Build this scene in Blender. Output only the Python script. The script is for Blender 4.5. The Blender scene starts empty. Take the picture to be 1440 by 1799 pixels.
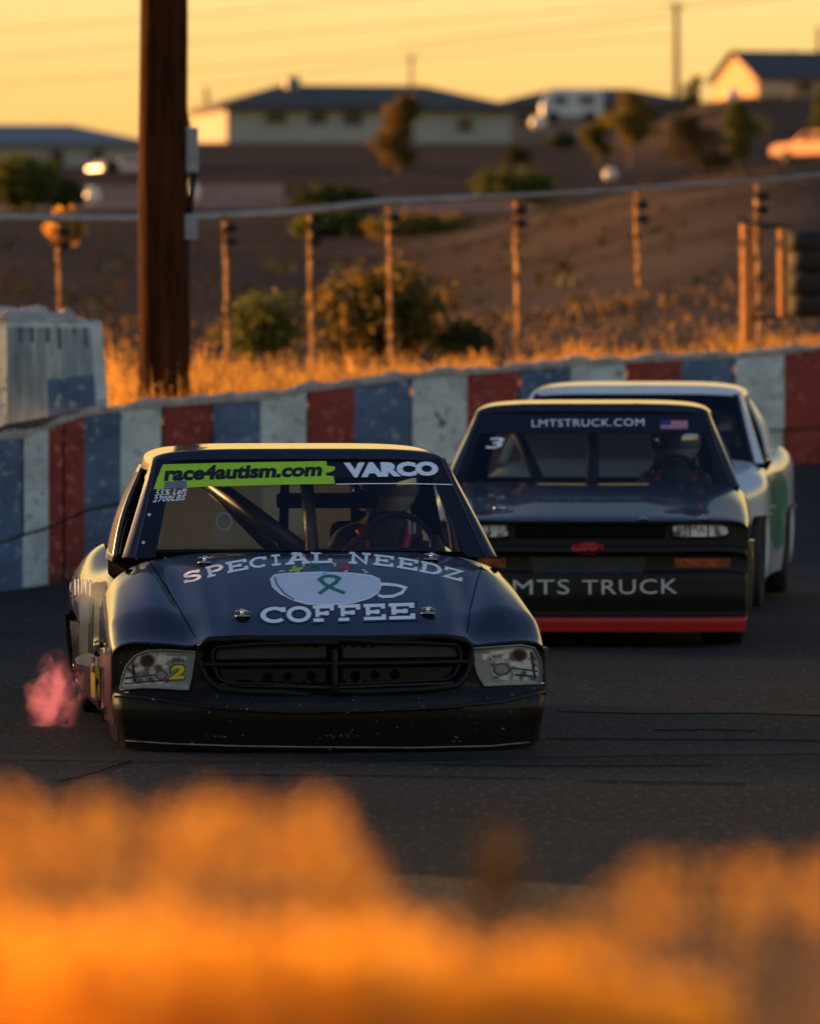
import bpy, bmesh, math, random
from mathutils import Vector, Matrix, noise
from mathutils.bvhtree import BVHTree
random.seed(7)
S = bpy.context.scene
C = S.collection
R = math.radians
# ------------------------------------------------------------------ camera
F, HC, HY, CX = 12500.0, 1.71, 623.0, 720.0      # focal length in photo pixels, eye height, horizon row, centre column
cam = bpy.data.cameras.new('camera'); camo = bpy.data.objects.new('camera', cam); C.objects.link(camo)
camo.location = (0, 0, HC); camo.rotation_euler = (R(90), 0, 0)
cam.sensor_fit = 'HORIZONTAL'; cam.sensor_width = 36; cam.lens = F/1440*36
cam.shift_y = (HY-899.5)/1440
cam.clip_start = 0.5; cam.clip_end = 9000
cam.dof.use_dof = True; cam.dof.focus_distance = 32.6; cam.dof.aperture_fstop = cam.lens/62.0
S.camera = camo
# ------------------------------------------------------------------ world and sun
SUN_AZ, SUN_EL = R(-50), R(4.6)                   # azimuth from +Y towards +X
tosun_v = Vector((math.sin(SUN_AZ)*math.cos(SUN_EL), math.cos(SUN_AZ)*math.cos(SUN_EL), math.sin(SUN_EL)))
w = bpy.data.worlds.new('World'); S.world = w; w.use_nodes = True
nt = w.node_tree; nt.nodes.clear()
sky = nt.nodes.new('ShaderNodeTexSky'); sky.sky_type = 'NISHITA'; sky.sun_disc = False
sky.sun_elevation = SUN_EL; sky.sun_rotation = SUN_AZ
sky.altitude = 300; sky.air_density = 1.6; sky.dust_density = 4.0; sky.ozone_density = 1.0
bg = nt.nodes.new('ShaderNodeBackground'); bg.inputs['Strength'].default_value = 0.15
wo = nt.nodes.new('ShaderNodeOutputWorld')
tc = nt.nodes.new('ShaderNodeTexCoord'); sx = nt.nodes.new('ShaderNodeSeparateXYZ')
rmp = nt.nodes.new('ShaderNodeValToRGB'); mul = nt.nodes.new('ShaderNodeMix'); mul.data_type = 'RGBA'; mul.blend_type = 'MULTIPLY'
mul.inputs[0].default_value = 1.0
nt.links.new(tc.outputs['Generated'], sx.inputs[0]); nt.links.new(sx.outputs['Z'], rmp.inputs['Fac'])
rmp.color_ramp.elements[0].position = 0.0; rmp.color_ramp.elements[0].color = (1.0, 0.80, 0.50, 1)
rmp.color_ramp.elements[1].position = 0.5; rmp.color_ramp.elements[1].color = (0.50, 0.58, 0.86, 1)
e = rmp.color_ramp.elements.new(0.2); e.color = (0.8, 0.72, 0.66, 1)
nt.links.new(sky.outputs[0], mul.inputs[6]); nt.links.new(rmp.outputs[0], mul.inputs[7])
# warm sunset glow low in the sky on the sun's side
dt = nt.nodes.new('ShaderNodeVectorMath'); dt.operation = 'DOT_PRODUCT'; dt.inputs[1].default_value = (math.sin(SUN_AZ*0.5), math.cos(SUN_AZ*0.5), 0)
nt.links.new(tc.outputs['Generated'], dt.inputs[0])
m1 = nt.nodes.new('ShaderNodeMapRange'); m1.interpolation_type = 'SMOOTHSTEP'; m1.inputs['From Min'].default_value = -0.1; m1.inputs['From Max'].default_value = 0.85
nt.links.new(dt.outputs['Value'], m1.inputs[0])
m2 = nt.nodes.new('ShaderNodeMapRange'); m2.interpolation_type = 'SMOOTHSTEP'; m2.inputs['From Min'].default_value = 0.20; m2.inputs['From Max'].default_value = 0.04
nt.links.new(sx.outputs['Z'], m2.inputs[0])
m3 = nt.nodes.new('ShaderNodeMath'); m3.operation = 'MULTIPLY'; nt.links.new(m1.outputs[0], m3.inputs[0]); nt.links.new(m2.outputs[0], m3.inputs[1])
glow = nt.nodes.new('ShaderNodeMix'); glow.data_type = 'RGBA'; glow.inputs[7].default_value = (2.6, 1.78, 0.60, 1)
gn = nt.nodes.new('ShaderNodeMix'); gn.data_type = 'RGBA'; gn.blend_type = 'MULTIPLY'; gn.inputs[0].default_value = 1.0; gn.inputs[7].default_value = (1.35, 1.50, 1.72, 1)
nt.links.new(mul.outputs[2], gn.inputs[6]); gc = nt.nodes.new('ShaderNodeMix'); gc.data_type = 'RGBA'; gc.inputs[6].default_value = (2.8, 1.48, 0.38, 1); gc.inputs[7].default_value = (2.8, 1.88, 0.66, 1)
gm = nt.nodes.new('ShaderNodeMapRange'); gm.inputs['From Min'].default_value = 0.026; gm.inputs['From Max'].default_value = 0.05
nt.links.new(sx.outputs['Z'], gm.inputs[0]); nt.links.new(gm.outputs[0], gc.inputs[0]); nt.links.new(gc.outputs[2], glow.inputs[7])
nt.links.new(m3.outputs[0], glow.inputs[0]); nt.links.new(gn.outputs[2], glow.inputs[6])
# the sky ahead darkens with height; around the sun it is brightest
m4 = nt.nodes.new('ShaderNodeMapRange'); m4.interpolation_type = 'SMOOTHSTEP'; m4.inputs['From Min'].default_value = 0.13; m4.inputs['From Max'].default_value = 0.27
m4.inputs['To Max'].default_value = 0.92
nt.links.new(sx.outputs['Z'], m4.inputs[0])
m5 = nt.nodes.new('ShaderNodeMapRange'); m5.interpolation_type = 'SMOOTHSTEP'; m5.inputs['From Min'].default_value = -0.3; m5.inputs['From Max'].default_value = 0.5
nt.links.new(dt.outputs['Value'], m5.inputs[0])
m6 = nt.nodes.new('ShaderNodeMath'); m6.operation = 'MULTIPLY'; nt.links.new(m4.outputs[0], m6.inputs[0]); nt.links.new(m5.outputs[0], m6.inputs[1])
dk = nt.nodes.new('ShaderNodeMix'); dk.data_type = 'RGBA'; dk.blend_type = 'MULTIPLY'; dk.inputs[7].default_value = (0.15, 0.185, 0.26, 1)
nt.links.new(m6.outputs[0], dk.inputs[0]); nt.links.new(glow.outputs[2], dk.inputs[6])

d2 = nt.nodes.new('ShaderNodeVectorMath'); d2.operation = 'DOT_PRODUCT'; d2.inputs[1].default_value = tuple(tosun_v); nt.links.new(tc.outputs['Generated'], d2.inputs[0])
mx0 = nt.nodes.new('ShaderNodeMath'); mx0.operation = 'MAXIMUM'; mx0.inputs[1].default_value = 0; nt.links.new(d2.outputs['Value'], mx0.inputs[0])
pw = nt.nodes.new('ShaderNodeMath'); pw.operation = 'POWER'; pw.inputs[1].default_value = 65; nt.links.new(mx0.outputs[0], pw.inputs[0])
hal = nt.nodes.new('ShaderNodeMix'); hal.data_type = 'RGBA'; hal.blend_type = 'ADD'; hal.inputs[7].default_value = (110, 70, 30, 1); hal.clamp_factor = True
nt.links.new(pw.outputs[0], hal.inputs[0]); nt.links.new(dk.outputs[2], hal.inputs[6])
nt.links.new(hal.outputs[2], bg.inputs['Color']); nt.links.new(bg.outputs[0], wo.inputs['Surface'])
sd = bpy.data.lights.new('sun', 'SUN'); sd.energy = 5.0; sd.angle = R(0.6); sd.color = (1.0, 0.43, 0.12)
so = bpy.data.objects.new('sun', sd); C.objects.link(so)
tosun = Vector((math.sin(SUN_AZ)*math.cos(SUN_EL), math.cos(SUN_AZ)*math.cos(SUN_EL), math.sin(SUN_EL)))
so.rotation_euler = tosun.to_track_quat('Z', 'Y').to_euler(); so.location = (-30, 30, 20)
S.view_settings.view_transform = 'Standard'; S.view_settings.look = 'None'
S.view_settings.exposure = 1.45; S.view_settings.gamma = 1.0
S.render.engine = 'CYCLES'
try:
    S.cycles.use_denoising = True; S.cycles.max_bounces = 8; S.cycles.transparent_max_bounces = 16
    S.cycles.sample_clamp_indirect = 6; S.cycles.sample_clamp_direct = 30
except Exception: pass

# ------------------------------------------------------------------ helpers
def P(px, py, D): return Vector(((px-CX)/F*D, D, HC-(py-HY)/F*D))
def interp(x, pts):
    if x <= pts[0][0]: return pts[0][1]
    for (a, b), (c, d) in zip(pts, pts[1:]):
        if x <= c: return b+(d-b)*(x-a)/(c-a)
    return pts[-1][1]
def smooth(t): t = max(0, min(1, t)); return t*t*(3-2*t)
def sinterp(x, pts):
    if x <= pts[0][0]: return pts[0][1]
    if x >= pts[-1][0]: return pts[-1][1]
    n = len(pts)
    for i in range(n-1):
        a, b = pts[i], pts[i+1]
        if x <= b[0]:
            h = b[0]-a[0]; t = (x-a[0])/h
            m0 = (b[1]-pts[i-1][1])/(b[0]-pts[i-1][0])*h if i > 0 else (b[1]-a[1])
            m1 = (pts[i+2][1]-a[1])/(pts[i+2][0]-a[0])*h if i < n-2 else (b[1]-a[1])
            return (2*t**3-3*t*t+1)*a[1]+(t**3-2*t*t+t)*m0+(-2*t**3+3*t*t)*b[1]+(t**3-t*t)*m1
def mesh_obj(name, verts, faces, mat=None, parent=None, smooth_=False, mats=None, midx=None):
    me = bpy.data.meshes.new(name); me.from_pydata([tuple(v) for v in verts], [], faces)
    for m in (mats or ([mat] if mat else [])): me.materials.append(m)
    if midx:
        for p, i in zip(me.polygons, midx): p.material_index = i
    if smooth_:
        for p in me.polygons: p.use_smooth = True
    me.update()
    o = bpy.data.objects.new(name, me); C.objects.link(o)
    if parent: o.parent = parent
    return o
def bm_obj(name, bm, mat, parent=None, smooth_=False, bevel=0):
    me = bpy.data.meshes.new(name); bm.to_mesh(me); bm.free()
    for m in (mat if isinstance(mat, list) else [mat]): me.materials.append(m)
    if smooth_:
        for p in me.polygons: p.use_smooth = True
    o = bpy.data.objects.new(name, me); C.objects.link(o)
    if parent: o.parent = parent
    if bevel:
        b = o.modifiers.new('bevel', 'BEVEL'); b.width = bevel; b.segments = 2; b.limit_method = 'ANGLE'
    return o
def tag(o, label=None, cat=None, group=None, kind=None):
    if label: o['label'] = label
    if cat: o['category'] = cat
    if group: o['group'] = group
    if kind: o['kind'] = kind
    return o
def empty(name, loc, rz=0):
    o = bpy.data.objects.new(name, None); C.objects.link(o); o.location = loc; o.rotation_euler = (0, 0, rz)
    o.empty_display_size = 0.2
    return o
def box(bm, c, s, rot=None, mi=0):
    vs = []
    for i in (-1, 1):
        for j in (-1, 1):
            for k in (-1, 1):
                v = Vector((i*s[0]/2, j*s[1]/2, k*s[2]/2))
                if rot: v = rot @ v
                vs.append(bm.verts.new(v+Vector(c)))
    for f in ((0,1,3,2), (4,6,7,5), (0,4,5,1), (2,3,7,6), (0,2,6,4), (1,5,7,3)):
        fc = bm.faces.new([vs[i] for i in f]); fc.material_index = mi
def tube(bm, pts, r, n=8, cap=True, mi=0):
    pts = [Vector(p) for p in pts]; rings = []; tot = pts[-1]-pts[0]
    ref = Vector((1, 0, 0)) if abs(tot.z) > 0.7*tot.length and tot.length > 1e-6 else Vector((0, 0, 1))
    for i, p in enumerate(pts):
        d = (pts[min(i+1, len(pts)-1)]-pts[max(i-1, 0)]).normalized()
        a = d.cross(ref)
        if a.length < 1e-3: a = d.cross(Vector((0.3, 1, 0.2)))
        a.normalize(); b = d.cross(a).normalized()
        rr = r[i] if isinstance(r, (list, tuple)) else r
        rings.append([bm.verts.new(p+a*math.cos(2*math.pi*k/n)*rr+b*math.sin(2*math.pi*k/n)*rr) for k in range(n)])
    for A, B in zip(rings, rings[1:]):
        for k in range(n):
            f = bm.faces.new((A[k], A[(k+1) % n], B[(k+1) % n], B[k])); f.smooth = True; f.material_index = mi
    if cap:
        bm.faces.new(rings[0][::-1]).material_index = mi; bm.faces.new(rings[-1]).material_index = mi
def lathe(bm, prof, n=28, axis='x', c=(0, 0, 0), mi=0):
    rings = []
    for (a, r) in prof:
        ring = []
        for k in range(n):
            t = 2*math.pi*k/n; u, v = r*math.cos(t), r*math.sin(t)
            ring.append(bm.verts.new(Vector(c)+(Vector((a, u, v)) if axis == 'x' else Vector((u, v, a)) if axis == 'z' else Vector((u, a, v)))))
        rings.append(ring)
    for A, B in zip(rings, rings[1:]):
        for k in range(n):
            f = bm.faces.new((A[k], A[(k+1) % n], B[(k+1) % n], B[k])); f.smooth = True; f.material_index = mi
def patch(name, fn, us, vs, mat, parent=None, mats=None, mfn=None, skip=None, thick=0, smooth_=True):
    verts = [fn(u, v) for v in vs for u in us]; n = len(us); faces = []; mi = []
    for j in range(len(vs)-1):
        for i in range(n-1):
            uc, vc = (us[i]+us[i+1])/2, (vs[j]+vs[j+1])/2
            if skip and skip(uc, vc): continue
            faces.append((j*n+i, j*n+i+1, (j+1)*n+i+1, (j+1)*n+i))
            if mfn: mi.append(mfn(uc, vc))
    o = mesh_obj(name, verts, faces, mat, parent, smooth_, mats, mi or None)
    if thick:
        s = o.modifiers.new('thick', 'SOLIDIFY'); s.thickness = thick; s.offset = 0
    return o
def lin(a, b, n): return [a+(b-a)*i/(n-1) for i in range(n)]

# ------------------------------------------------------------------ materials
def srgb(r, g, b):
    f = lambda c: c/12.92 if c <= 0.04045 else ((c+0.055)/1.055)**2.4
    return (f(r/255), f(g/255), f(b/255), 1)
def mat(name, col, rough=0.6, metal=0, coat=0, col2=None, scale=5, detail=6, bump=0, bscale=None, trans=0, spec=0.5, emis=None, estr=0, coat_rough=0.04, stretch=None, alpha=1, ior=1.45, contrast=(0.35, 0.65), rough2=None):
    m = bpy.data.materials.new(name); m.use_nodes = True; n = m.node_tree; b = n.nodes['Principled BSDF']
    c = tuple(col)+((1,) if len(col) == 3 else ())
    b.inputs['Base Color'].default_value = c; b.inputs['Roughness'].default_value = rough
    b.inputs['Metallic'].default_value = metal; b.inputs['Coat Weight'].default_value = coat
    b.inputs['Coat Roughness'].default_value = coat_rough; b.inputs['Transmission Weight'].default_value = trans
    b.inputs['Specular IOR Level'].default_value = spec; b.inputs['Alpha'].default_value = alpha; b.inputs['IOR'].default_value = ior
    if emis: b.inputs['Emission Color'].default_value = tuple(emis)+(1,); b.inputs['Emission Strength'].default_value = estr
    if col2 or bump or rough2 is not None:
        t = n.nodes.new('ShaderNodeTexCoord'); mp = n.nodes.new('ShaderNodeMapping'); n.links.new(t.outputs['Object'], mp.inputs[0])
        if stretch: mp.inputs['Scale'].default_value = stretch
        nz = n.nodes.new('ShaderNodeTexNoise'); nz.inputs['Scale'].default_value = scale; nz.inputs['Detail'].default_value = detail
        nz.inputs['Roughness'].default_value = 0.62
        n.links.new(mp.outputs[0], nz.inputs['Vector'])
        if col2:
            r = n.nodes.new('ShaderNodeValToRGB'); r.color_ramp.elements[0].position = contrast[0]; r.color_ramp.elements[1].position = contrast[1]
            r.color_ramp.elements[0].color = c; r.color_ramp.elements[1].color = tuple(col2)+((1,) if len(col2) == 3 else ())
            n.links.new(nz.outputs['Fac'], r.inputs[0]); n.links.new(r.outputs[0], b.inputs['Base Color'])
        if rough2 is not None:
            mr = n.nodes.new('ShaderNodeMapRange'); mr.inputs['From Min'].default_value = 0.35; mr.inputs['From Max'].default_value = 0.65
            mr.inputs['To Min'].default_value = rough; mr.inputs['To Max'].default_value = rough2
            n.links.new(nz.outputs['Fac'], mr.inputs[0]); n.links.new(mr.outputs[0], b.inputs['Roughness'])
        if bump:
            nb = n.nodes.new('ShaderNodeTexNoise'); nb.inputs['Scale'].default_value = bscale or scale*3; nb.inputs['Detail'].default_value = 5
            n.links.new(mp.outputs[0], nb.inputs['Vector'])
            bp = n.nodes.new('ShaderNodeBump'); bp.inputs['Strength'].default_value = bump; bp.inputs['Distance'].default_value = 0.03
            n.links.new(nb.outputs['Fac'], bp.inputs['Height']); n.links.new(bp.outputs[0], b.inputs['Normal'])
    return m
def leafmat(name, c1, c2, tr=0.5, scale=3):
    m = mat(name, c1, 0.7, col2=c2, scale=scale, spec=0.2)
    n = m.node_tree; b = n.nodes['Principled BSDF']; t = n.nodes.new('ShaderNodeBsdfTranslucent'); mx = n.nodes.new('ShaderNodeMixShader')
    mx.inputs[0].default_value = tr; src = b.inputs['Base Color'].links[0].from_socket
    n.links.new(src, t.inputs['Color']); n.links.new(b.outputs[0], mx.inputs[1]); n.links.new(t.outputs[0], mx.inputs[2])
    n.links.new(mx.outputs[0], n.nodes['Material Output'].inputs['Surface'])
    return m
def speckle(m, col, scale=90, thr=0.73, stretch=None):
    """scattered stone chips / dust on top of a material's own colour"""
    n = m.node_tree; b = n.nodes['Principled BSDF']
    t = n.nodes.new('ShaderNodeTexCoord'); v = n.nodes.new('ShaderNodeTexNoise'); v.inputs['Scale'].default_value = scale; v.inputs['Detail'].default_value = 2
    mp = n.nodes.new('ShaderNodeMapping'); mp.inputs['Scale'].default_value = stretch or (1, 1, 1); n.links.new(t.outputs['Object'], mp.inputs[0]); n.links.new(mp.outputs[0], v.inputs['Vector'])
    r = n.nodes.new('ShaderNodeValToRGB'); r.color_ramp.elements[0].position = thr; r.color_ramp.elements[1].position = thr+0.03
    n.links.new(v.outputs['Fac'], r.inputs[0])
    mx = n.nodes.new('ShaderNodeMix'); mx.data_type = 'RGBA'; n.links.new(r.outputs[0], mx.inputs[0])
    bc = b.inputs['Base Color']
    if bc.links: n.links.new(bc.links[0].from_socket, mx.inputs[6])
    else: mx.inputs[6].default_value = bc.default_value
    mx.inputs[7].default_value = tuple(col)+(1,)
    n.links.new(mx.outputs[2], bc)
    return m
M = {}
M['black'] = mat('black_paint', (0.008, 0.008, 0.013), 0.38, spec=0.25, coat=1.0, coat_rough=0.05, bump=0.012, bscale=6, scale=3)
M['black2'] = mat('black_paint_two', (0.008, 0.008, 0.012), 0.38, spec=0.25, coat=1.0, coat_rough=0.06, bump=0.02, bscale=4, scale=3)
M['white'] = mat('white_paint', (0.62, 0.66, 0.70), 0.3, coat=0.8, coat_rough=0.08, col2=(0.70, 0.73, 0.75), scale=2)
M['matte'] = speckle(mat('bumper_plastic', (0.005, 0.0045, 0.0045), 0.42, col2=(0.009, 0.007, 0.006), scale=6, bump=0.1, bscale=18, spec=0.22), (0.25, 0.22, 0.2), 55, 0.72)
M['matte2'] = mat('bumper_paint_two', (0.007, 0.006, 0.005), 0.5, col2=(0.012, 0.010, 0.008), scale=4, bump=0.05, bscale=10, spec=0.25)
M['grille'] = mat('grille_black', (0.005, 0.0046, 0.0042), 0.5, spec=0.25, col2=(0.009, 0.008, 0.007), scale=8)
M['grille_panel'] = mat('grille_panel', (0.030, 0.029, 0.030), 0.7, spec=0.2, col2=(0.042, 0.040, 0.039), scale=6)
M['rubber'] = mat('rubber', (0.012, 0.012, 0.012), 0.8, col2=(0.02, 0.019, 0.018), scale=12, bump=0.1)
M['inner'] = mat('inner_black', (0.004, 0.004, 0.004), 0.95, spec=0.0)
M['border'] = mat('glass_border', (0.008, 0.008, 0.011), 0.12, spec=0.5)
M['lexan'] = None
M['cage'] = mat('cage_steel', (0.03, 0.028, 0.027), 0.4, spec=0.5)
M['decal_white'] = mat('decal_white', (0.82, 0.84, 0.88), 0.5, spec=0.2, col2=(0.88, 0.90, 0.92), scale=30)
M['decal_cup'] = mat('decal_cup', (0.56, 0.62, 0.74), 0.5, spec=0.2, col2=(0.62, 0.67, 0.78), scale=4)
M['decal_navy'] = mat('decal_navy', (0.012, 0.013, 0.05), 0.4)
M['decal_green'] = mat('decal_green', (0.0, 0.17, 0.09), 0.4)
M['lime'] = mat('lime_banner', (0.40, 0.68, 0.02), 0.45, col2=(0.46, 0.74, 0.03), scale=5)
M['ink'] = mat('ink', (0.008, 0.008, 0.008), 0.4)
M['banner'] = mat('visor_banner', (0.008, 0.008, 0.010), 0.3, spec=0.4)
M['yellow'] = mat('decal_yellow', (0.62, 0.52, 0.02), 0.4)
M['d_lgreen'] = mat('decal_leaf', (0.35, 0.55, 0.03), 0.4)
M['d_blue'] = mat('decal_blue', (0.05, 0.12, 0.35), 0.4)
M['d_red'] = mat('decal_red', (0.40, 0.03, 0.05), 0.4)
M['chrome'] = mat('chrome', (0.75, 0.75, 0.75), 0.12, metal=1, col2=(0.4, 0.4, 0.42), scale=30)
M['steel'] = mat('steel', (0.45, 0.43, 0.4), 0.3, metal=0.9, col2=(0.3, 0.28, 0.26), scale=40)
M['lampback'] = mat('lamp_silver', (0.66, 0.72, 0.76), 0.22, metal=0.4, col2=(0.10, 0.11, 0.12), scale=17, detail=2, contrast=(0.40, 0.60), stretch=(1, 1, 1.6))
M['lampgrey'] = mat('lamp_grey', (0.24, 0.27, 0.28), 0.35, metal=0.2, col2=(0.17, 0.19, 0.20), scale=6)
M['lampdark'] = mat('lamp_dark', (0.02, 0.02, 0.022), 0.2)
M['maroon'] = mat('side_maroon', (0.22, 0.04, 0.055), 0.35, coat=0.6, col2=(0.16, 0.03, 0.045), scale=8)
M['pink'] = mat('side_pink', (0.40, 0.20, 0.24), 0.35, coat=0.6)
M['slate'] = mat('side_slate', (0.16, 0.19, 0.24), 0.35, coat=0.6)
M['teal'] = mat('side_teal', (0.02, 0.09, 0.09), 0.3, coat=0.8)
M['red'] = mat('red_valance', (0.42, 0.012, 0.012), 0.4, col2=(0.34, 0.01, 0.01), scale=5)
M['amber'] = mat('amber_lens', (0.38, 0.09, 0.025), 0.2, coat=0.5, col2=(0.16, 0.03, 0.015), scale=16, contrast=(0.4, 0.6))
M['grey_text'] = mat('grey_lettering', (0.48, 0.48, 0.48), 0.4)
M['flag_red'] = mat('flag_red', (0.42, 0.04, 0.05), 0.5); M['flag_blue'] = mat('flag_blue', (0.03, 0.04, 0.25), 0.5); M['flag_white'] = mat('flag_white', (0.5, 0.48, 0.55), 0.5)
M['green_w'] = mat('green_wrap', (0.02, 0.22, 0.10), 0.35, coat=0.7, col2=(0.05, 0.36, 0.24), scale=3.5, detail=4)
M['suit'] = mat('race_suit', (0.02, 0.02, 0.022), 0.8, col2=(0.035, 0.033, 0.033), scale=12)
M['skin'] = mat('skin', (0.35, 0.2, 0.14), 0.6)
M['helmet'] = mat('helmet_black', (0.26, 0.26, 0.28), 0.2, coat=1)
M['helmet_vis'] = mat('visor', (0.25, 0.27, 0.33), 0.08, metal=0.7)
M['net'] = mat('net_white', (0.45, 0.45, 0.47), 0.6)
def glassmat(name, tint, refl=0.10):
    m = bpy.data.materials.new(name); m.use_nodes = True; n = m.node_tree; n.nodes.clear()
    o = n.nodes.new('ShaderNodeOutputMaterial'); t = n.nodes.new('ShaderNodeBsdfTransparent'); g = n.nodes.new('ShaderNodeBsdfGlossy')
    g.inputs['Roughness'].default_value = 0.05; t.inputs['Color'].default_value = tuple(tint)+(1,)
    fr = n.nodes.new('ShaderNodeFresnel'); fr.inputs['IOR'].default_value = 1.5; mx = n.nodes.new('ShaderNodeMixShader')
    n.links.new(fr.outputs[0], mx.inputs[0]); n.links.new(t.outputs[0], mx.inputs[1]); n.links.new(g.outputs[0], mx.inputs[2]); n.links.new(mx.outputs[0], o.inputs['Surface'])
    return m
M['lexan'] = glassmat('windshield_glass', (0.84, 0.88, 0.87))
M['lexan_dark'] = glassmat('windshield_dark', (0.12, 0.12, 0.13))
def hazypane():
    m = bpy.data.materials.new('scratched_plastic'); m.use_nodes = True; n = m.node_tree; n.nodes.clear()
    o = n.nodes.new('ShaderNodeOutputMaterial'); t = n.nodes.new('ShaderNodeBsdfTransparent'); d = n.nodes.new('ShaderNodeBsdfTranslucent'); e = n.nodes.new('ShaderNodeBsdfDiffuse')
    t.inputs['Color'].default_value = (0.7, 0.72, 0.68, 1); d.inputs['Color'].default_value = (0.05, 0.075, 0.09, 1); e.inputs['Color'].default_value = (0.66, 0.80, 0.82, 1)
    a = n.nodes.new('ShaderNodeMixShader'); b = n.nodes.new('ShaderNodeMixShader'); a.inputs[0].default_value = 0.8; b.inputs[0].default_value = 0.22
    n.links.new(d.outputs[0], a.inputs[1]); n.links.new(e.outputs[0], a.inputs[2]); n.links.new(a.outputs[0], b.inputs[1]); n.links.new(t.outputs[0], b.inputs[2]); n.links.new(b.outputs[0], o.inputs['Surface']); return m
M['haze_pane'] = hazypane()
M['lens'] = glassmat('headlamp_lens', (0.85, 0.9, 0.92))

# ------------------------------------------------------------------ wall line
# photo columns -> distance, top row, bottom row of the painted wall
WD = [(-3000, 31.0), (-1800, 34.6), (-900, 38.0), (-300, 46.5), (0, 50.8), (145, 52.9), (285, 54.8), (540, 57.8), (720, 60.0), (1003, 63.6), (1440, 69.4), (2000, 76), (2900, 84)]
WT = [(-3000, 829), (-1800, 816), (-900, 815), (-300, 792), (0, 769), (40, 768), (85, 749), (147, 729), (212, 720), (285, 712), (372, 706), (458, 700), (540, 686), (620, 676), (722, 663), (820, 656), (912, 648), (1003, 641), (1100, 635), (1197, 630), (1290, 627), (1377, 620), (1440, 611), (2000, 560), (2900, 500)]
WB = [(-3000, 1312), (-1800, 1241), (-900, 1180), (-300, 1085), (0, 1040), (100, 1025), (300, 983), (700, 905), (1100, 845), (1440, 812), (2000, 780), (2900, 750)]
WJ = [(-3000, 1150), (-1800, 1105), (-900, 1060), (0, 955), (40, 940), (100, 922), (150, 897), (300, 868), (700, 830), (1100, 780), (1290, 760), (1440, 752), (2900, 690)]
def wallD(px): return interp(px, WD)
def wz(px, tab): return HC-(interp(px, tab)-HY)/F*wallD(px)
def trackz(x, y):
    if y < 1: return 0
    px = CX+x/y*F; px = max(-3000, min(2900, px)); D = wallD(px); zb = wz(px, WB)
    if abs(x) > 14: return zb*0.5
    return zb*smooth((y-(D-11.5))/11.5)
def hillz(px, D):
    r = (px-CX)/720; r = max(-1.6, min(1.6, r))
    base = sinterp(D, [(66, 1.45), (80, 1.66), (112, 2.7), (150, 4.0+0.0), (200, 5.6), (300, 9.2), (400, 13.2), (455, 15.3), (600, 15.6), (3000, 15.6)])
    mound = 1.7*smooth((r+0.1)/1.1)*math.exp(-((D-150)/38)**2) + 0.5*smooth((r+0.1)/1.1)*math.exp(-((D-110)/25)**2)
    gentle = 0.07*math.sin(D/17+px/190)*smooth((D-85)/40)
    knoll = 2.9*smooth((r-0.42)/0.42)*smooth((D-335)/70)
    return base+mound+gentle+knoll
def groundz(x, y):
    if y <= 0: return 0.9
    px = CX+x/y*F; px = max(-3000, min(2900, px)); D = wallD(px)
    if y < D+0.5:
        berm = 0.92*(1-smooth((y-7.5)/5.0))
        return max(berm, 0) + (trackz(x, y)-0.08 if y > 12.5 else -0.03)
    zt = wz(px, WT)
    return (zt-0.16)*(1-smooth((y-D-2)/14.0)) + hillz(px, y)*smooth((y-D-2)/14.0)

M['asphalt'] = speckle(mat('asphalt', (0.006, 0.006, 0.0062), 0.8, col2=(0.019, 0.0185, 0.018), scale=0.55, detail=12, bump=0.55, bscale=70, spec=0.25, stretch=(0.4, 1, 1)), (0.065, 0.062, 0.06), 34, 0.61, (1, 0.3, 1))
M['dirt'] = mat('dirt', (0.042, 0.034, 0.028), 0.95, col2=(0.094, 0.078, 0.066), scale=0.16, detail=12, bump=0.3, bscale=3, spec=0.0, contrast=(0.3, 0.7))
M['pale_dirt'] = mat('pale_dirt', (0.13, 0.108, 0.104), 0.95, col2=(0.17, 0.145, 0.138), scale=0.2, bump=0.2, spec=0.0)
M['rubbered'] = mat('rubbered_asphalt', (0.004, 0.004, 0.0042), 0.75, spec=0.2, col2=(0.012, 0.0118, 0.0115), scale=3, stretch=(0.2, 1, 1))
M['skid'] = mat('skid_rubber', (0.004, 0.004, 0.0045), 0.9, spec=0.0)
PXS = lin(-3000, -900, 40)[:-1]+lin(-900, 2900, 150)
rows = [4, 5, 6, 7, 8, 9, 10, 11, 12, 13, 14, 16, 19, 22, 26, 30, 34, 38, 42, 45, 48, 51, 54, 57, 60, 63, 66, 69, 72, 75, 78, 82, 87, 92, 98, 105, 112, 120, 128, 136, 144, 152, 160, 170, 180, 195, 210, 230, 250, 275, 300, 330, 360, 400, 430, 455, 500, 600, 900, 1500, 3000, 6500]
def gfn(u, v):
    # rows are bent to follow the wall so the step behind it is sharp
    return ((u-CX)/F*v, v, groundz((u-CX)/F*v, v))
def gfn2(u, v):
    D = wallD(u)
    if v < 0: y = D*(1+v)+(0.3 if v > -0.001 else 0)
    else: y = D+0.5+v
    x = (u-CX)/F*y
    z = groundz(x, y)
    return (x, y, z)
gv = [-0.93, -0.90, -0.87, -0.84, -0.81, -0.78, -0.75, -0.7, -0.6, -0.5, -0.4, -0.3, -0.22, -0.16, -0.1, -0.06, -0.02, -0.0001, 0.001, 1, 2, 3.5, 5, 7, 9, 11, 13, 16, 20, 25, 30, 36, 43, 50, 58, 66, 74, 82, 90, 100, 110, 120, 135, 150, 170, 190, 215, 240, 270, 300, 335, 370, 400, 450, 540, 900, 1500, 3000, 6500]
def gfn3(u, v):
    p = gfn2(u, v)
    if v > 60:                                   # far rows fan out to a full horizon
        k = 1+smooth((v-60)/200)*14
        return (p[0]*k if abs(u-CX) > 1500 else p[0], p[1], p[2])
    return p
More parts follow.
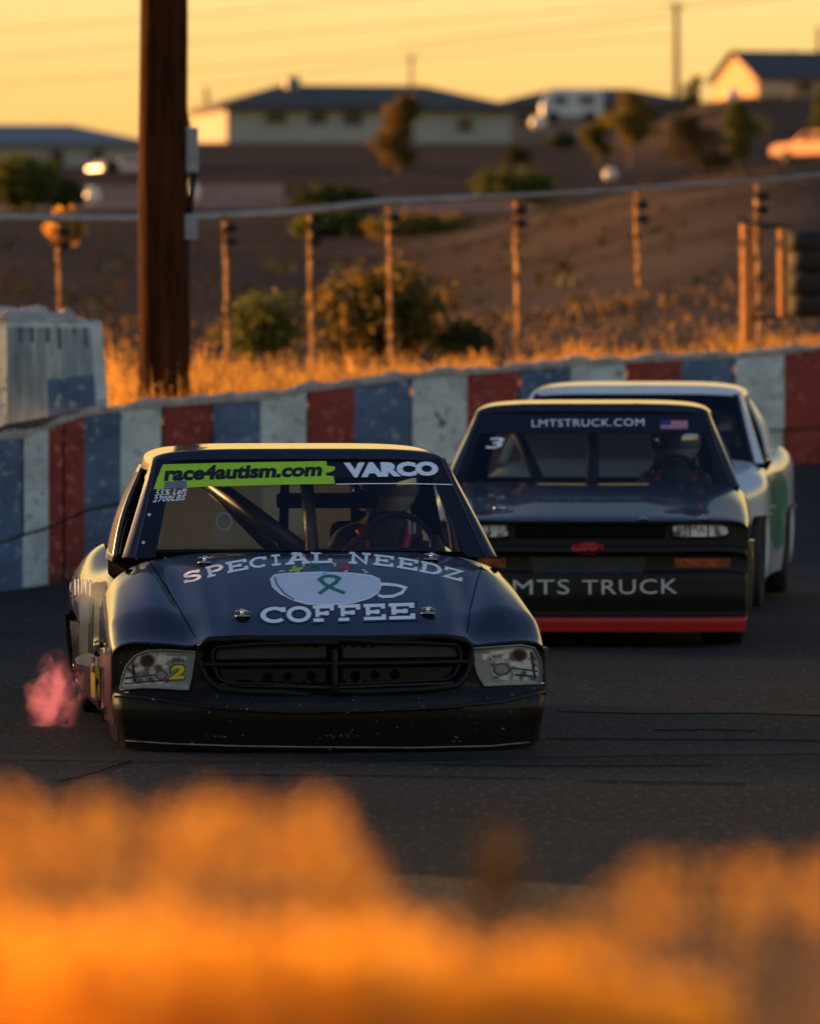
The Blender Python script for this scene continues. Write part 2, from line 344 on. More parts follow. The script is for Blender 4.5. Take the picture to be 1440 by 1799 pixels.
ground = patch('ground', gfn3, PXS, gv, M['dirt']); tag(ground, kind='structure')
# wide skirts left and right so the ground reaches the horizon on all sides
def tfn(u, v):
    D = wallD(u); y = 9.5+(D+0.25-9.5)*v; x = (u-CX)/F*y*(1+ (6*(1-v)))
    return (x, y, trackz(x, y)+0.004)
track = patch('track', tfn, PXS, lin(0, 1, 70), M['asphalt']); tag(track, kind='structure')
def gsk(name, x0, x1, y0, y1, z):
    o = mesh_obj(name, [(x0, y0, z), (x1, y0, z), (x1, y1, z), (x0, y1, z)], [(0, 1, 2, 3)], M['dirt']); tag(o, kind='structure')
gsk('plain', -4000, 4000, -3000, 6500, -0.6)
# pale dirt lot and road on the hill
def lotfn(p0, p1, D0, D1):
    def f(u, v):
        D = D0+(D1-D0)*v; px = p0+(p1-p0)*u; x = (px-CX)/F*D; return (x, D, groundz(x, D)+0.06)
    return f
tag(patch('dirt_lot', lotfn(-600, 500, 205, 275), lin(0, 1, 30), lin(0, 1, 14), M['pale_dirt']), kind='structure')
tag(patch('dirt_road', lotfn(480, 940, 200, 236), lin(0, 1, 20), lin(0, 1, 8), M['pale_dirt']), kind='structure')
# tyre marks and a crack on the asphalt
def strip(name, pts, wdt, m, dz=0.009):
    vs = []; fs = []
    for i, (px, py) in enumerate(pts):
        D = F*HC/(py-HY); x = (px-CX)/F*D
        vs += [(x, D-wdt/2, trackz(x, D)+dz), (x, D+wdt/2, trackz(x, D)+dz)]
        if i: fs.append((2*i-2, 2*i, 2*i+1, 2*i-1))
    tag(mesh_obj(name, vs, fs, m), kind='structure')
strip('tyre_mark', [(960, 1301), (1100, 1302), (1300, 1303), (1500, 1305)], 0.05, M['skid'])
strip('tyre_mark', [(1150, 1286), (1240, 1285), (1330, 1287)], 0.05, M['skid'])
strip('tyre_mark', [(350, 1365), (600, 1366), (800, 1369), (960, 1372)], 0.035, M['skid'])
strip('tyre_mark', [(1020, 1376), (1150, 1379), (1310, 1381)], 0.045, M['skid'], 0.011)
strip('tyre_mark', [(760, 1347), (1000, 1349), (1250, 1348)], 0.03, M['skid'], 0.007)
strip('tyre_mark', [(980, 1248), (1130, 1252), (1290, 1251), (1480, 1256)], 0.5, M['rubbered'], 0.008)
strip('tyre_mark', [(-60, 1332), (300, 1338), (700, 1336), (1100, 1326), (1500, 1322)], 0.35, M['rubbered'], 0.006)
strip('asphalt_crack', [(100, 1378), (140, 1369), (170, 1361), (200, 1350), (232, 1341)], 0.10, M['skid'], 0.010)

# ------------------------------------------------------------------ painted block wall
def paintmat(name, c, chip, streak):
    m = mat(name, c, 0.75, col2=tuple(x*0.58 for x in c), scale=2.0, detail=12, contrast=(0.44, 0.72), bump=0.9, bscale=7, stretch=(0.7, 0.4, 1.5), spec=0.1)
    speckle(m, chip, 11, 0.62, (0.8, 0.4, 1.3)); speckle(m, (0.12, 0.115, 0.11), 7, 0.70, (0.8, 0.35, 1.2)); return m
M['w_red'] = paintmat('barrier_red', (0.27, 0.045, 0.04), (0.38, 0.13, 0.10), None)
M['w_white'] = paintmat('barrier_white', (0.56, 0.62, 0.62), (0.30, 0.33, 0.34), None)
M['w_blue'] = paintmat('barrier_blue', (0.095, 0.15, 0.26), (0.24, 0.30, 0.37), None)
M['concrete'] = mat('bare_concrete', (0.42, 0.37, 0.33), 0.9, col2=(0.24, 0.21, 0.19), scale=3, detail=12, bump=0.8, bscale=10)
bounds = [-2990, -2780, -2570, -2360, -2160, -1970, -1790, -1620, -1460, -1310, -1180, -1060, -960, -860, -760, -660, -570, -480, -400, -320, -240, -165, -95, -28, 40, 85, 148, 212, 285, 372, 458, 540, 622, 722, 820, 912, 1003, 1100, 1197, 1290, 1377, 1475, 1570, 1670, 1770, 1870, 1970]
# blue ends at 40 in the photograph, white at 85, red at 148 ...
cols_seq = {}
order = ['w_white', 'w_red', 'w_blue']
for i in range(len(bounds)-1): cols_seq[i] = order[(i-bounds.index(40)) % 3]
wall = empty('barrier_wall', P(720, 905, 60.0))
tag(wall, 'long curved concrete barrier wall painted in red, white and blue stripes along the track', 'wall')
def wp(px, k, front=0.0):
    """point on the wall face; k 0 bottom, 1 joint, 2 top"""
    D = wallD(px)+front; tab = (WB, WJ, WT)[k]
    zz = wz(px, tab); return Vector(((px-CX)/F*D, D, zz))
joints = [-2990, -2570, -2160, -1790, -1460, -1180, -960, -860, -660, -480, -320, -165, 40, 112, 285, 372, 540, 722, 912, 1100, 1290, 1475, 1670, 1870, 1970]
for course in (1, 0):
    js = joints if course == 1 else [-2990, -2780, -2360, -1970, -1620, -1310, -1060, -860, -570, -400, -240, -95, 112, 212, 458, 622, 820, 1003, 1197, 1377, 1570, 1770, 1970]
    for a, b in zip(js, js[1:]):
        cuts = sorted(set([a+1.9, b-1.9]+[q for q in bounds if a+1.9 < q < b-1.9]+lin(a+1.9, b-1.9, 7)))
        vs = []; fs = []; mi = []
        nv = 5; off = 0.0 if course else random.uniform(-0.02, 0.03)
        for q in cuts:
            lo, hi = wp(q, course), wp(q, course+1)
            if course == 0: lo = lo-Vector((0, 0, 0.3))
            hh = hi.z-(0.012 if course == 0 else 0.0)
            for k in range(nv):
                t = k/(nv-1); z = lo.z+0.010+(hh-lo.z-0.010)*t
                ins = 0.02 if k in (0, nv-1) else 0
                n_ = noise.noise(Vector((q/60, z*3, 1)))*0.02
                vs.append(Vector((lo.x, lo.y+off+ins+n_, z)))
            vs.append(Vector((lo.x*(lo.y+0.6)/lo.y, lo.y+0.6+off, hh))); vs.append(Vector((lo.x*(lo.y+0.6)/lo.y, lo.y+0.6+off, lo.z)))
        st = nv+2
        for i in range(len(cuts)-1):
            qc = (cuts[i]+cuts[i+1])/2
            bi = max(k for k in range(len(bounds)) if bounds[k] <= qc) if qc >= bounds[0] else 0
            mm = ['w_red', 'w_white', 'w_blue'].index(cols_seq.get(bi, 'w_red'))
            for k in range(st):
                k2 = (k+1) % st
                fs.append((i*st+k, (i+1)*st+k, (i+1)*st+k2, i*st+k2)); mi.append(mm if k < nv-1 else 3)
        for e_, rv in ((0, 1), (len(cuts)-1, 0)):
            f = [e_*st+k for k in range(st)]; fs.append(f[::-1] if rv else f); mi.append(3)
        vs = [v-wall.location for v in vs]
        mesh_obj('block', vs, fs, None, wall, False, [M['w_red'], M['w_white'], M['w_blue'], M['concrete']], mi)
# rough unpainted mortar cap, lumpy
bm = bmesh.new(); prev = None
qs = lin(-2990, -860, 200)[:-1]+lin(-860, 1970, 700)
capv = []
for q in qs:
    b0 = wp(q, 2); h = 0.05+0.05*noise.noise(Vector((q/47, 0, 0)))+0.016*noise.noise(Vector((q/11, 5, 0)))+0.008*noise.noise(Vector((q/3, 5, 0)))
    if q < 210: h *= 0.7
    h = max(0.012, h); f1 = 0.02*noise.noise(Vector((q/9, 9, 0)))
    ring = [b0+Vector((0, -0.015+f1, -0.012)), b0+Vector((0, -0.008+f1, h*0.55)), b0+Vector((0, 0.05+f1, h)), b0+Vector((0, 0.35, h*1.1+0.02*noise.noise(Vector((q/5, 2, 0))))), b0+Vector((0, 0.62, h*0.5)), b0+Vector((0, 0.64, -0.1))]
    ring = [bm.verts.new(v-wall.location) for v in ring]
    if prev:
        for k in range(5): bm.faces.new((prev[k], ring[k], ring[k+1], prev[k+1]))
    prev = ring
bm_obj('mortar_cap', bm, M['concrete'], wall)

# ------------------------------------------------------------------ raised block on the left
M['drip'] = None
def dripmat():
    m = mat('dripped_paint', (0.15, 0.20, 0.26), 0.8, bump=0.5, bscale=8, scale=3); n = m.node_tree; b = n.nodes['Principled BSDF']
    t = n.nodes.new('ShaderNodeTexCoord'); mp = n.nodes.new('ShaderNodeMapping'); mp.inputs['Scale'].default_value = (4.5, 2.0, 0.8)
    n.links.new(t.outputs['Object'], mp.inputs[0]); nz = n.nodes.new('ShaderNodeTexNoise'); nz.inputs['Scale'].default_value = 1.7; nz.inputs['Detail'].default_value = 12; nz.inputs['Roughness'].default_value = 0.7
    n.links.new(mp.outputs[0], nz.inputs['Vector'])
    r = n.nodes.new('ShaderNodeValToRGB'); cr = r.color_ramp
    cr.elements[0].position = 0.33; cr.elements[0].color = (0.04, 0.05, 0.065, 1); cr.elements[1].position = 0.70; cr.elements[1].color = (0.50, 0.54, 0.54, 1)
    a = cr.elements.new(0.40); a.color = (0.15, 0.19, 0.22, 1); a = cr.elements.new(0.56); a.color = (0.26, 0.31, 0.33, 1)
    n.links.new(nz.outputs['Fac'], r.inputs[0]); n.links.new(r.outputs[0], b.inputs['Base Color']); return m
M['drip'] = dripmat(); M['drip_dark'] = mat('drip_dark', (0.045, 0.055, 0.07), 0.8, col2=(0.10, 0.13, 0.16), scale=9)
def rough_block(name, px0, px1, pyt, pyb0, pyb1, D0, D1, depth, label, sx_=0):
    root = empty(name, P((px0+px1)/2, pyb1, D1)); tag(root, label, 'concrete block', 'concrete blocks stacked on the barrier wall')
    bm = bmesh.new()
    a, b = P(px0, pyb0, D0), P(px1, pyb1, D1); ta, tb = P(px0, pyt, D0), P(px1-12, pyt+4, D1)
    dv = Vector((-(b-a).y, (b-a).x, 0)).normalized()*depth
    if dv.y < 0: dv = -dv
    n1, n2 = 26, 14; g = []
    for i in range(n1):
        row = []
        for j in range(n2):
            t, s = i/(n1-1), j/(n2-1); p = (a.lerp(b, t)).lerp(ta.lerp(tb, t), s)
            p = p+Vector((0, 0.018*noise.noise(p*6), 0.035*noise.noise(p*5)*(1 if j == n2-1 else 0)))
            if j == n2-1: p.y += 0.03
            row.append(bm.verts.new(p-root.location))
        g.append(row)
    for i in range(n1-1):
        for j in range(n2-1):
            f = bm.faces.new((g[i][j], g[i+1][j], g[i+1][j+1], g[i][j+1]))
            t, s = i/(n1-1), j/(n2-1)
            white = t > 0.86 or s > 0.9 or t < sx_
            dr = 0.5+0.5*math.sin(i*12.9898+px0)*math.cos(i*4.1); 
            if 0.10 < t < 0.86 and 0.9-0.45*max(0, dr-0.45) < s < 0.9 and dr > 0.5: f.material_index = 4; continue
            f.material_index = 1 if white else (2 if (0.38 < t < 0.86 and s < 0.36) else 0)
    bk = [[bm.verts.new(g[i][j].co+dv) for j in (0, n2-1)] for i in (0, n1-1)]
    top = [g[i][n2-1] for i in range(n1)]; bt = [bm.verts.new(v.co+dv+Vector((0, 0, 0.03*noise.noise(v.co*9)))) for v in top]
    for i in range(n1-1):
        f = bm.faces.new((top[i], top[i+1], bt[i+1], bt[i])); f.material_index = 3
    for i in (0, n1-1):
        cb = bm.verts.new(g[i][0].co+dv); col = [g[i][j] for j in range(n2)]
        f = bm.faces.new(col+[bt[i], cb]); f.material_index = 1
    bm_obj('painted_face', bm, [M['drip'], M['w_white'], M['w_blue'], M['concrete'], M['drip_dark']], root)
    # crumbling mortar heap on top
    bm = bmesh.new(); g = []
    for i in range(40):
        row = []
        for j in range(10):
            t, w_ = i/39, j/9; p = ta.lerp(tb, t)+dv*w_; e_ = min(1, 6*t, 6*(1-t))*(1 if 0 < j < 9 else 0)
            hgt = 0.02+0.10*max(0, noise.noise(Vector((t*6+px0, w_*2, 3)))+0.35)+0.04*noise.noise(Vector((t*19, w_*6, 7)))
            row.append(bm.verts.new(p+Vector((0, 0, 0.0 if not e_ else hgt*e_))-root.location-Vector((0, 0, 0.012 if not e_ else 0))))
        g.append(row)
    for i in range(39):
        for j in range(9): bm.faces.new((g[i][j], g[i+1][j], g[i+1][j+1], g[i][j+1]))
    bm_obj('mortar_heap', bm, M['concrete'], root)
    return root
rough_block('raised_block', 12, 190, 560, 745, 712, 52.1, 53.8, 0.7, 'weathered block with dripping blue paint on the striped wall next to the pole')
rough_block('raised_block', -330, 6, 556, 820, 748, 46.9, 51.9, 0.7, 'weathered pale block cut by the left edge of the photo on the striped wall', 0.3)

# ------------------------------------------------------------------ utility pole
M['wood'] = mat('pole_wood', (0.026, 0.011, 0.005), 0.9, spec=0.02, col2=(0.075, 0.026, 0.010), scale=3, detail=10, bump=0.9, bscale=6, stretch=(6, 6, 0.5))
M['box_grey'] = mat('box_grey', (0.23, 0.26, 0.30), 0.5, col2=(0.28, 0.31, 0.34), scale=8)
pb = P(284, 690, 56.8); pole = empty('utility_pole', (pb.x, pb.y+0.4, pb.z-0.3)); tag(pole, 'thick brown wooden utility pole rising out of dry grass behind the wall', 'utility pole')
bm = bmesh.new()
pts = [(0.005*math.sin(k), 0, k*0.45) for k in range(28)]
tube(bm, pts, [0.208-0.0022*k for k in range(28)], 28)
bm_obj('pole_shaft', bm, M['wood'], pole)
PD = pb.y+0.4
def ploc(px, py, dy=0): v = P(px, py, PD+dy); return v-pole.location
for (x0, x1, y0, y1) in ((327, 348, 224, 303), (322, 346, 376, 421)):
    bm = bmesh.new(); a, b = ploc(x0, y1, -0.02), ploc(x1, y0, -0.02); box(bm, (a+b)/2, (b.x-a.x, 0.14, b.z-a.z))
    bx_ = bm_obj('meter_box', bm, M['box_grey'], pole, bevel=0.01)
    bm = bmesh.new(); box(bm, ((a+b)/2)+Vector((0, -0.078, (b.z-a.z)*0.1)), ((b.x-a.x)*0.7, 0.012, (b.z-a.z)*0.6)); bm_obj('box_door', bm, M['box_grey'], bx_)
bm = bmesh.new(); tube(bm, [ploc(322, -160), ploc(323, 100), ploc(326, 190), ploc(333, 226)], 0.012, 6); bm_obj('conduit', bm, M['rubber'], pole)
bm = bmesh.new(); tube(bm, [ploc(342, 300), ploc(337, 330), ploc(333, 377)], 0.03, 6); bm_obj('conduit', bm, M['rubber'], pole)
bm = bmesh.new(); tube(bm, [ploc(330, 420), ploc(331, 520), ploc(332, 640)], 0.014, 6); bm_obj('conduit', bm, M['rubber'], pole)

# ------------------------------------------------------------------ fence
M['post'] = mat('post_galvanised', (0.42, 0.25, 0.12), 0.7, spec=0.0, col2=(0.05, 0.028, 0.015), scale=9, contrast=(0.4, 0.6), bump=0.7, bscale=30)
M['pipe'] = mat('rail_pipe', (0.34, 0.32, 0.29), 0.6, metal=0.1, col2=(0.24, 0.22, 0.2), scale=4)
fence = empty('pipe_fence', P(690, 640, 77)); tag(fence, 'low fence of sunlit orange posts joined by one thin top rail behind the dry grass', 'fence')
posts = [(-210, 384, 560, 71, 14), (-55, 383, 560, 72, 14), (101, 384, 600, 73, 14), (250, 384, 620, 74, 14), (395, 378, 640, 75, 15), (543, 378, 640, 76, 15), (682, 360, 640, 77, 15), (905, 346, 650, 77.5, 16), (1117, 338, 640, 78, 16), (1328, 322, 640, 78, 16), (1545, 300, 620, 78, 16)]
for (px, y0, y1, D, wd) in posts:
    a, b = P(px+6, y1+30, D)-fence.location, P(px, y0, D)-fence.location
    bm = bmesh.new(); n = 18; wm = wd/F*D; rot = Matrix.Rotation(R(28), 3, 'Z'); pr_ = None
    for k in range(n+1):
        c = a.lerp(b, k/n)+Vector((0.006*math.sin(k*2.3+px), 0, 0)); s_ = 1+0.10*math.sin(k*1.9+px)
        rg = [bm.verts.new(c+rot @ Vector((x*wm*0.15*s_, y*wm*0.44*s_, 0))) for x, y in ((-1, -1), (1, -1), (1, 1), (-1, 1))]
        if pr_:
            for i in range(4): bm.faces.new((pr_[i], pr_[(i+1) % 4], rg[(i+1) % 4], rg[i]))
        pr_ = rg
    bm.faces.new(pr_)
    p_ = bm_obj('post', bm, M['post'], fence)
    for dz in (22, 46):
        bm = bmesh.new(); c = P(px+13, y0+dz, D-0.03)-fence.location
        bmesh.ops.create_icosphere(bm, subdivisions=2, radius=0.06, matrix=Matrix.Translation(c) @ Matrix.Diagonal((1.0, 0.8, 0.85, 1)))
        tube(bm, [c+Vector((-0.10, 0, 0)), c], 0.022, 6)
        bm_obj('insulator', bm, M['rubber'], p_, True)
bm = bmesh.new(); rl = [(-300, 385), (0, 382), (120, 383), (240, 384), (345, 381), (480, 375), (560, 368), (620, 360), (682, 354), (790, 349), (905, 344), (1010, 338), (1117, 331), (1230, 324), (1328, 317), (1560, 296)]
rD = [(-300, 70), (101, 73), (682, 77), (1117, 78), (1600, 78)]
tube(bm, [P(x, y, interp(x, rD)+0.09)-fence.location for x, y in rl], [0.040-0.018*smooth((x-600)/500) for x, y in rl], 8); bm_obj('top_rail', bm, M['pipe'], fence)

# metal frame with lit uprights and a stack of tyres on the right
M['rust'] = mat('rusty_steel', (0.26, 0.11, 0.035), 0.8, spec=0.05, col2=(0.50, 0.24, 0.08), scale=9, bump=0.4)
fr = empty('steel_frame', P(1345, 600, 73)); tag(fr, 'open rectangular steel frame standing in dry grass beside the tyre stack', 'metal frame')
def bar(name, px0, py0, px1, py1, D, r, m):
    bm = bmesh.new(); a, b = P(px0, py0, D)-fr.location, P(px1, py1, D)-fr.location; d = (b-a)
    rot = (Matrix.Rotation(R(30), 3, 'Z') if abs(d.z) > abs(d.x) else Matrix.Identity(3)) @ d.to_track_quat('Z', 'Y').to_matrix(); box(bm, (a+b)/2, (r*2, r*2, d.length), rot); bm_obj(name, bm, m, fr, bevel=0.008)
bar('upright', 1312, 600, 1310, 393, 73, 0.05, M['rust']); bar('upright', 1376, 556, 1374, 400, 72.9, 0.045, M['rust'])
bar('cross_bar', 1302, 393, 1388, 399, 73.1, 0.022, M['rubber']); bar('cross_bar', 1316, 559, 1386, 556, 73.1, 0.022, M['rubber'])
bm = bmesh.new()
lathe(bm, [(-0.11, 0.20), (-0.12, 0.28), (-0.09, 0.335), (0.0, 0.345), (0.09, 0.335), (0.12, 0.28), (0.11, 0.20), (-0.11, 0.20)], 32, 'z')
ty_me = None
spots = [(1436, 535, 'lowest'), (1434, 497, 'second from the bottom'), (1437, 459, 'third from the bottom'), (1432, 424, 'topmost')]
for i, (px, py, wd) in enumerate(spots):
    if i == 0: o = bm_obj('stacked_tyre', bm, M['rubber']); ty_me = o.data
    else: o = bpy.data.objects.new('stacked_tyre', ty_me); C.objects.link(o)
    v = P(px, py, 74.4); o.location = v; o.rotation_euler = (R(random.uniform(-3, 3)), R(random.uniform(-3, 3)), i)
    tag(o, 'worn black tyre, %s in the stack beside the steel frame' % wd, 'tyre', 'tyres stacked at the right edge')

def plant(px, py, D0):
    best = D0; bd = 1e9
    for k in range(900):
        D = 66+k*0.7; e_ = abs(HC-(py-HY)/F*D-groundz((px-CX)/F*D, D))
        if D > 60 and e_ < 0.12 and abs(D-D0) < bd: bd = abs(D-D0); best = D
    return best
# ------------------------------------------------------------------ plants
def leaves(bm, c, rad, n, sz, flat=0.0, seed=0, clump=2.5, mi=None):
    rnd = random.Random(seed); made = 0; tries = 0
    while made < n and tries < n*6:
        tries += 1
        d = Vector((rnd.gauss(0, 1), rnd.gauss(0, 1), rnd.gauss(0, 1))).normalized(); rr = rnd.random()**0.42
        p = Vector((d.x*rad[0], d.y*rad[1], d.z*rad[2]))*rr
        q = Vector((p.x/rad[0], p.y/rad[1], p.z/rad[2]))*clump+Vector((seed*3.1, 0, 0))
        k = noise.noise(q)
        if k < -0.08+0.35*(rr-0.75): continue
        p = p*(1+0.35*noise.noise(q*0.8)); s = sz*rnd.uniform(0.6, 1.4)
        a = Vector((rnd.gauss(0, 1), rnd.gauss(0, 1), rnd.gauss(0, 1))).normalized()*s; b = a.cross(Vector((rnd.gauss(0, 1), rnd.gauss(0, 1), rnd.gauss(0, 1)))).normalized()*s*0.5
        p += Vector(c); f = bm.faces.new([bm.verts.new(p-a), bm.verts.new(p+b), bm.verts.new(p+a), bm.verts.new(p-b)])
        if mi is not None: f.material_index = mi(k, rnd)
        made += 1
M['leaf_g'] = leafmat('leaf_green', (0.07, 0.085, 0.01), (0.15, 0.16, 0.02), 0.35)
M['leaf_d'] = leafmat('leaf_dark', (0.035, 0.045, 0.015), (0.07, 0.075, 0.02), 0.25)
M['leaf_d2'] = leafmat('leaf_brown', (0.06, 0.04, 0.02), (0.09, 0.06, 0.025), 0.25)
M['leaf_o'] = leafmat('leaf_dry', (0.13, 0.095, 0.02), (0.24, 0.15, 0.03), 0.5)
M['straw'] = leafmat('straw', (0.50, 0.26, 0.05), (0.62, 0.36, 0.08), 0.55, 8)
M['straw_d'] = leafmat('straw_dark', (0.30, 0.17, 0.05), (0.42, 0.25, 0.08), 0.45, 8)
M['bark'] = mat('bark', (0.12, 0.08, 0.05), 0.9, col2=(0.2, 0.13, 0.08), scale=6)
def bush(name, px, py, w_, h_, D, label, n, mats, sz, seed, cat='bush', lobes=3):
    """w_,h_ in photo pixels; py is the foot row"""
    D = plant(px, py, D) if D > 100 else D; z0 = P(px, py, D); root = empty(name, z0); tag(root, label, cat)
    rx, rz_ = w_/2/F*D, h_/F*D; rnd = random.Random(seed); bm = bmesh.new()
    for k in range(lobes):
        ox = rnd.uniform(-0.45, 0.45)*rx if lobes > 1 else 0; s = rnd.uniform(0.55, 0.8) if lobes > 1 else 1
        leaves(bm, (ox, rnd.uniform(-0.3, 0.3)*rx, rz_*0.5*(s+0.1)), (rx*s, rx*s, rz_*0.55*s), n//lobes, sz, seed=seed+k, mi=(lambda q, r: (0 if q+r.uniform(-.15, .15) > 0.08 else 1)) if len(mats) > 1 else None)
    bm_obj('foliage', bm, mats, root)
    bm = bmesh.new()
    for k in range(5):
        a = rnd.uniform(0, 6.28); tube(bm, [(0, 0, -0.3), (math.cos(a)*rx*0.25, math.sin(a)*rx*0.25, rz_*0.3), (math.cos(a)*rx*0.5, math.sin(a)*rx*0.5, rz_*0.65)], [0.012*rz_+0.01, 0.009*rz_+0.006, 0.004], 6)
    bm_obj('stem', bm, M['bark'], root)
    return root
bush('shrub', 475, 640, 185, 160, 79, 'dusty green bush behind dry grass between two fence posts', 2600, [M['leaf_g'], M['leaf_d']], 0.035, 1)
bush('shrub', 665, 650, 250, 235, 80, 'tall dark bush with glowing orange left side, beneath the rail bend', 6500, [M['leaf_o'], M['leaf_d']], 0.045, 5, lobes=4)
bush('shrub', 800, 645, 160, 118, 80.5, 'low dark bush right of the tall orange edged bush', 2400, [M['leaf_d'], M['leaf_d']], 0.04, 9)
bush('shrub', 590, 425, 170, 78, 190, 'dark green bush mound on the hillside above the rail, at the pale lot', 2600, [M['leaf_g'], M['leaf_d']], 0.10, 13)
bush('shrub', 590, 380, 160, 70, 230, 'deep green bush at the edge of the pale dirt lot below the big house', 2600, [M['leaf_d'], M['leaf_d']], 0.12, 14)
bush('shrub', 905, 358, 150, 78, 215, 'green bush with yellow tips on the hillside under the dark round shrub', 2600, [M['leaf_g'], M['leaf_d']], 0.11, 15)
bush('shrub', 908, 290, 46, 32, 290, 'small round dark shrub above the yellow tipped bush', 700, [M['leaf_d'], M['leaf_d']], 0.14, 16, lobes=1)
bush('shrub', 45, 372, 190, 125, 175, 'large dark green bush at the left edge below the grey roof', 4200, [M['leaf_g'], M['leaf_d']], 0.10, 17)
bush('shrub', 122, 372, 90, 78, 178, 'dark bush joined to the right of the large green bush', 1600, [M['leaf_d'], M['leaf_d']], 0.10, 18)
bush('shrub', 985, 262, 60, 40, 380, 'dark hedge clump under the white camper', 900, [M['leaf_d'], M['leaf_d']], 0.2, 19)
bush('shrub', 97, 428, 88, 70, 92, 'dead orange glowing weed ball behind the leftmost fence post', 2200, [M['straw'], M['straw']], 0.06, 20)
bush('shrub', 740, 422, 190, 60, 165, 'low yellow green scrub on the slope right under the rail', 1600, [M['leaf_o'], M['leaf_g']], 0.09, 24)
def tree(name, px, py_foot, py_top, w_, D, label, mats, seed, crown_from=0.35, cat='tree', n=3000, trunk=0.10):
    D = plant(px, py_foot, D); z0 = P(px, py_foot, D); root = empty(name, z0); tag(root, label, cat, 'trees on the hillside')
    H_ = (py_foot-py_top)/F*D; rx = w_/2/F*D; rnd = random.Random(seed); bm = bmesh.new()
    tube(bm, [(0, 0, -0.5), (0.03*rx, 0, H_*0.3), (-0.03*rx, 0, H_*0.6), (0, 0, H_*0.85)], [trunk*1.3, trunk, trunk*0.7, trunk*0.2], 9)
    for k in range(6):
        a = rnd.uniform(0, 6.28); h0 = H_*rnd.uniform(crown_from*0.9, 0.65)
        tube(bm, [(0, 0, h0), (math.cos(a)*rx*0.3, math.sin(a)*rx*0.3, h0+H_*0.08), (math.cos(a)*rx*0.75, math.sin(a)*rx*0.75, h0+H_*0.18)], [trunk*0.5, trunk*0.3, 0.015], 6)
    bm_obj('trunk', bm, M['bark'], root); bm = bmesh.new()
    ch = H_*(1-crown_from)
    for k in range(5):
        t = (k+0.5)/5; s = math.sin(math.pi*(0.16+0.74*t))
        leaves(bm, (rnd.uniform(-0.42, 0.42)*rx, rnd.uniform(-0.4, 0.4)*rx, H_*crown_from+ch*(t+rnd.uniform(-.06, .06))), (rx*s*rnd.uniform(.75, 1.05), rx*s, ch*rnd.uniform(0.16, 0.24)), n//5, 0.016*H_+0.06, seed=seed+k, mi=lambda q, r: 0 if q+r.uniform(-.2, .2) > 0.05 else 1)
    bm_obj('crown', bm, mats, root)
    return root
tree('pine_tree', 702, 312, 168, 92, 300, 'tall narrow tree with orange left edge in front of the big house', [M['leaf_o'], M['leaf_d']], 31, 0.18, n=3600)
tree('palm_tree', 1052, 300, 205, 62, 330, 'left and lower one of the pair of bushy palms', [M['leaf_g'], M['leaf_o']], 41, 0.35)
tree('palm_tree', 1108, 300, 172, 88, 325, 'right and taller one of the pair of bushy palms', [M['leaf_o'], M['leaf_g']], 51, 0.42)
tree('oak_tree', 1232, 302, 200, 145, 300, 'wide brownish leafy tree left of the orange car', [M['leaf_d2'], M['leaf_d']], 61, 0.08, n=3200)
tree('oak_tree', 1300, 290, 180, 80, 305, 'darker green tree rising behind the brownish tree', [M['leaf_g'], M['leaf_d']], 71, 0.1, n=3000)
tree('oak_tree', 1452, 265, 168, 60, 380, 'tree half cut by the right edge of the photo', [M['leaf_g'], M['leaf_d']], 81, 0.1)
tree('oak_tree', 1215, 205, 138, 50, 470, 'small dark tree beside the tall distant pole', [M['leaf_d'], M['leaf_d']], 83, 0.2, n=1200)
tree('oak_tree', 1388, 160, 88, 24, 480, 'small tree sticking up over the right house roof', [M['leaf_d'], M['leaf_d']], 85, 0.3, n=500)

# dry grass behind the wall
def grass(name, fn, n, hfn, wfn, mats, label, seed, heads=True, lean=0.25):
    rnd = random.Random(seed); vs = []; fs = []; mi = []
    for k in range(n):
        p, hs = fn(rnd); h = hfn(rnd)*hs; wd = wfn(rnd); a = rnd.uniform(0, math.pi)
        dx, dy = math.cos(a)*wd, math.sin(a)*wd; lx, ly = rnd.gauss(0, lean)*h, rnd.gauss(0, lean)*h
        b = len(vs); m_ = 0 if rnd.random() < 0.7 else 1
        vs += [p+Vector((-dx, -dy, 0)), p+Vector((dx, dy, 0)), p+Vector((lx*.4+dx*.7, ly*.4+dy*.7, h*.55)), p+Vector((lx*.4-dx*.7, ly*.4-dy*.7, h*.55)), p+Vector((lx, ly, h))]
        fs += [(b, b+1, b+2, b+3), (b+3, b+2, b+4)]; mi += [m_, m_]
        if heads and rnd.random() < 0.8:
            for q in range(5):
                t = 0.62+0.09*q; c = p+Vector((lx*t, ly*t, h*t)); s = wd*rnd.uniform(2.0, 4.0); aa = rnd.uniform(0, 6.28); b = len(vs)
                o = Vector((math.cos(aa)*s, math.sin(aa)*s, s*0.9)); o2 = Vector((-math.sin(aa)*s*.5, math.cos(aa)*s*.5, 0))
                vs += [c, c+o*.5+o2, c+o, c+o*.5-o2]; fs.append((b, b+1, b+2, b+3)); mi.append(m_)
    o = mesh_obj(name, vs, fs, None, None, False, mats, mi); tag(o, label, 'grass', kind='stuff'); return o
def g1(rnd):
    px = rnd.uniform(150, 1560); D = wallD(px)+rnd.uniform(1.0, 12); x = (px-CX)/F*D
    hs = 0.38+1.05*max(0, noise.noise(Vector((px/36, D/4, 0)))+0.25)
    if px > 640: hs *= 0.7
    if 930 < px < 1040 or 1180 < px < 1310 or px < 420: hs *= 1.35
    return Vector((x, D, groundz(x, D)-0.05)), hs
grass('dry_grass', g1, 11000, lambda r: r.uniform(0.16, 0.44), lambda r: r.uniform(0.004, 0.009), [M['straw'], M['straw_d']], 'dry golden grass growing along the back of the striped wall', 3)
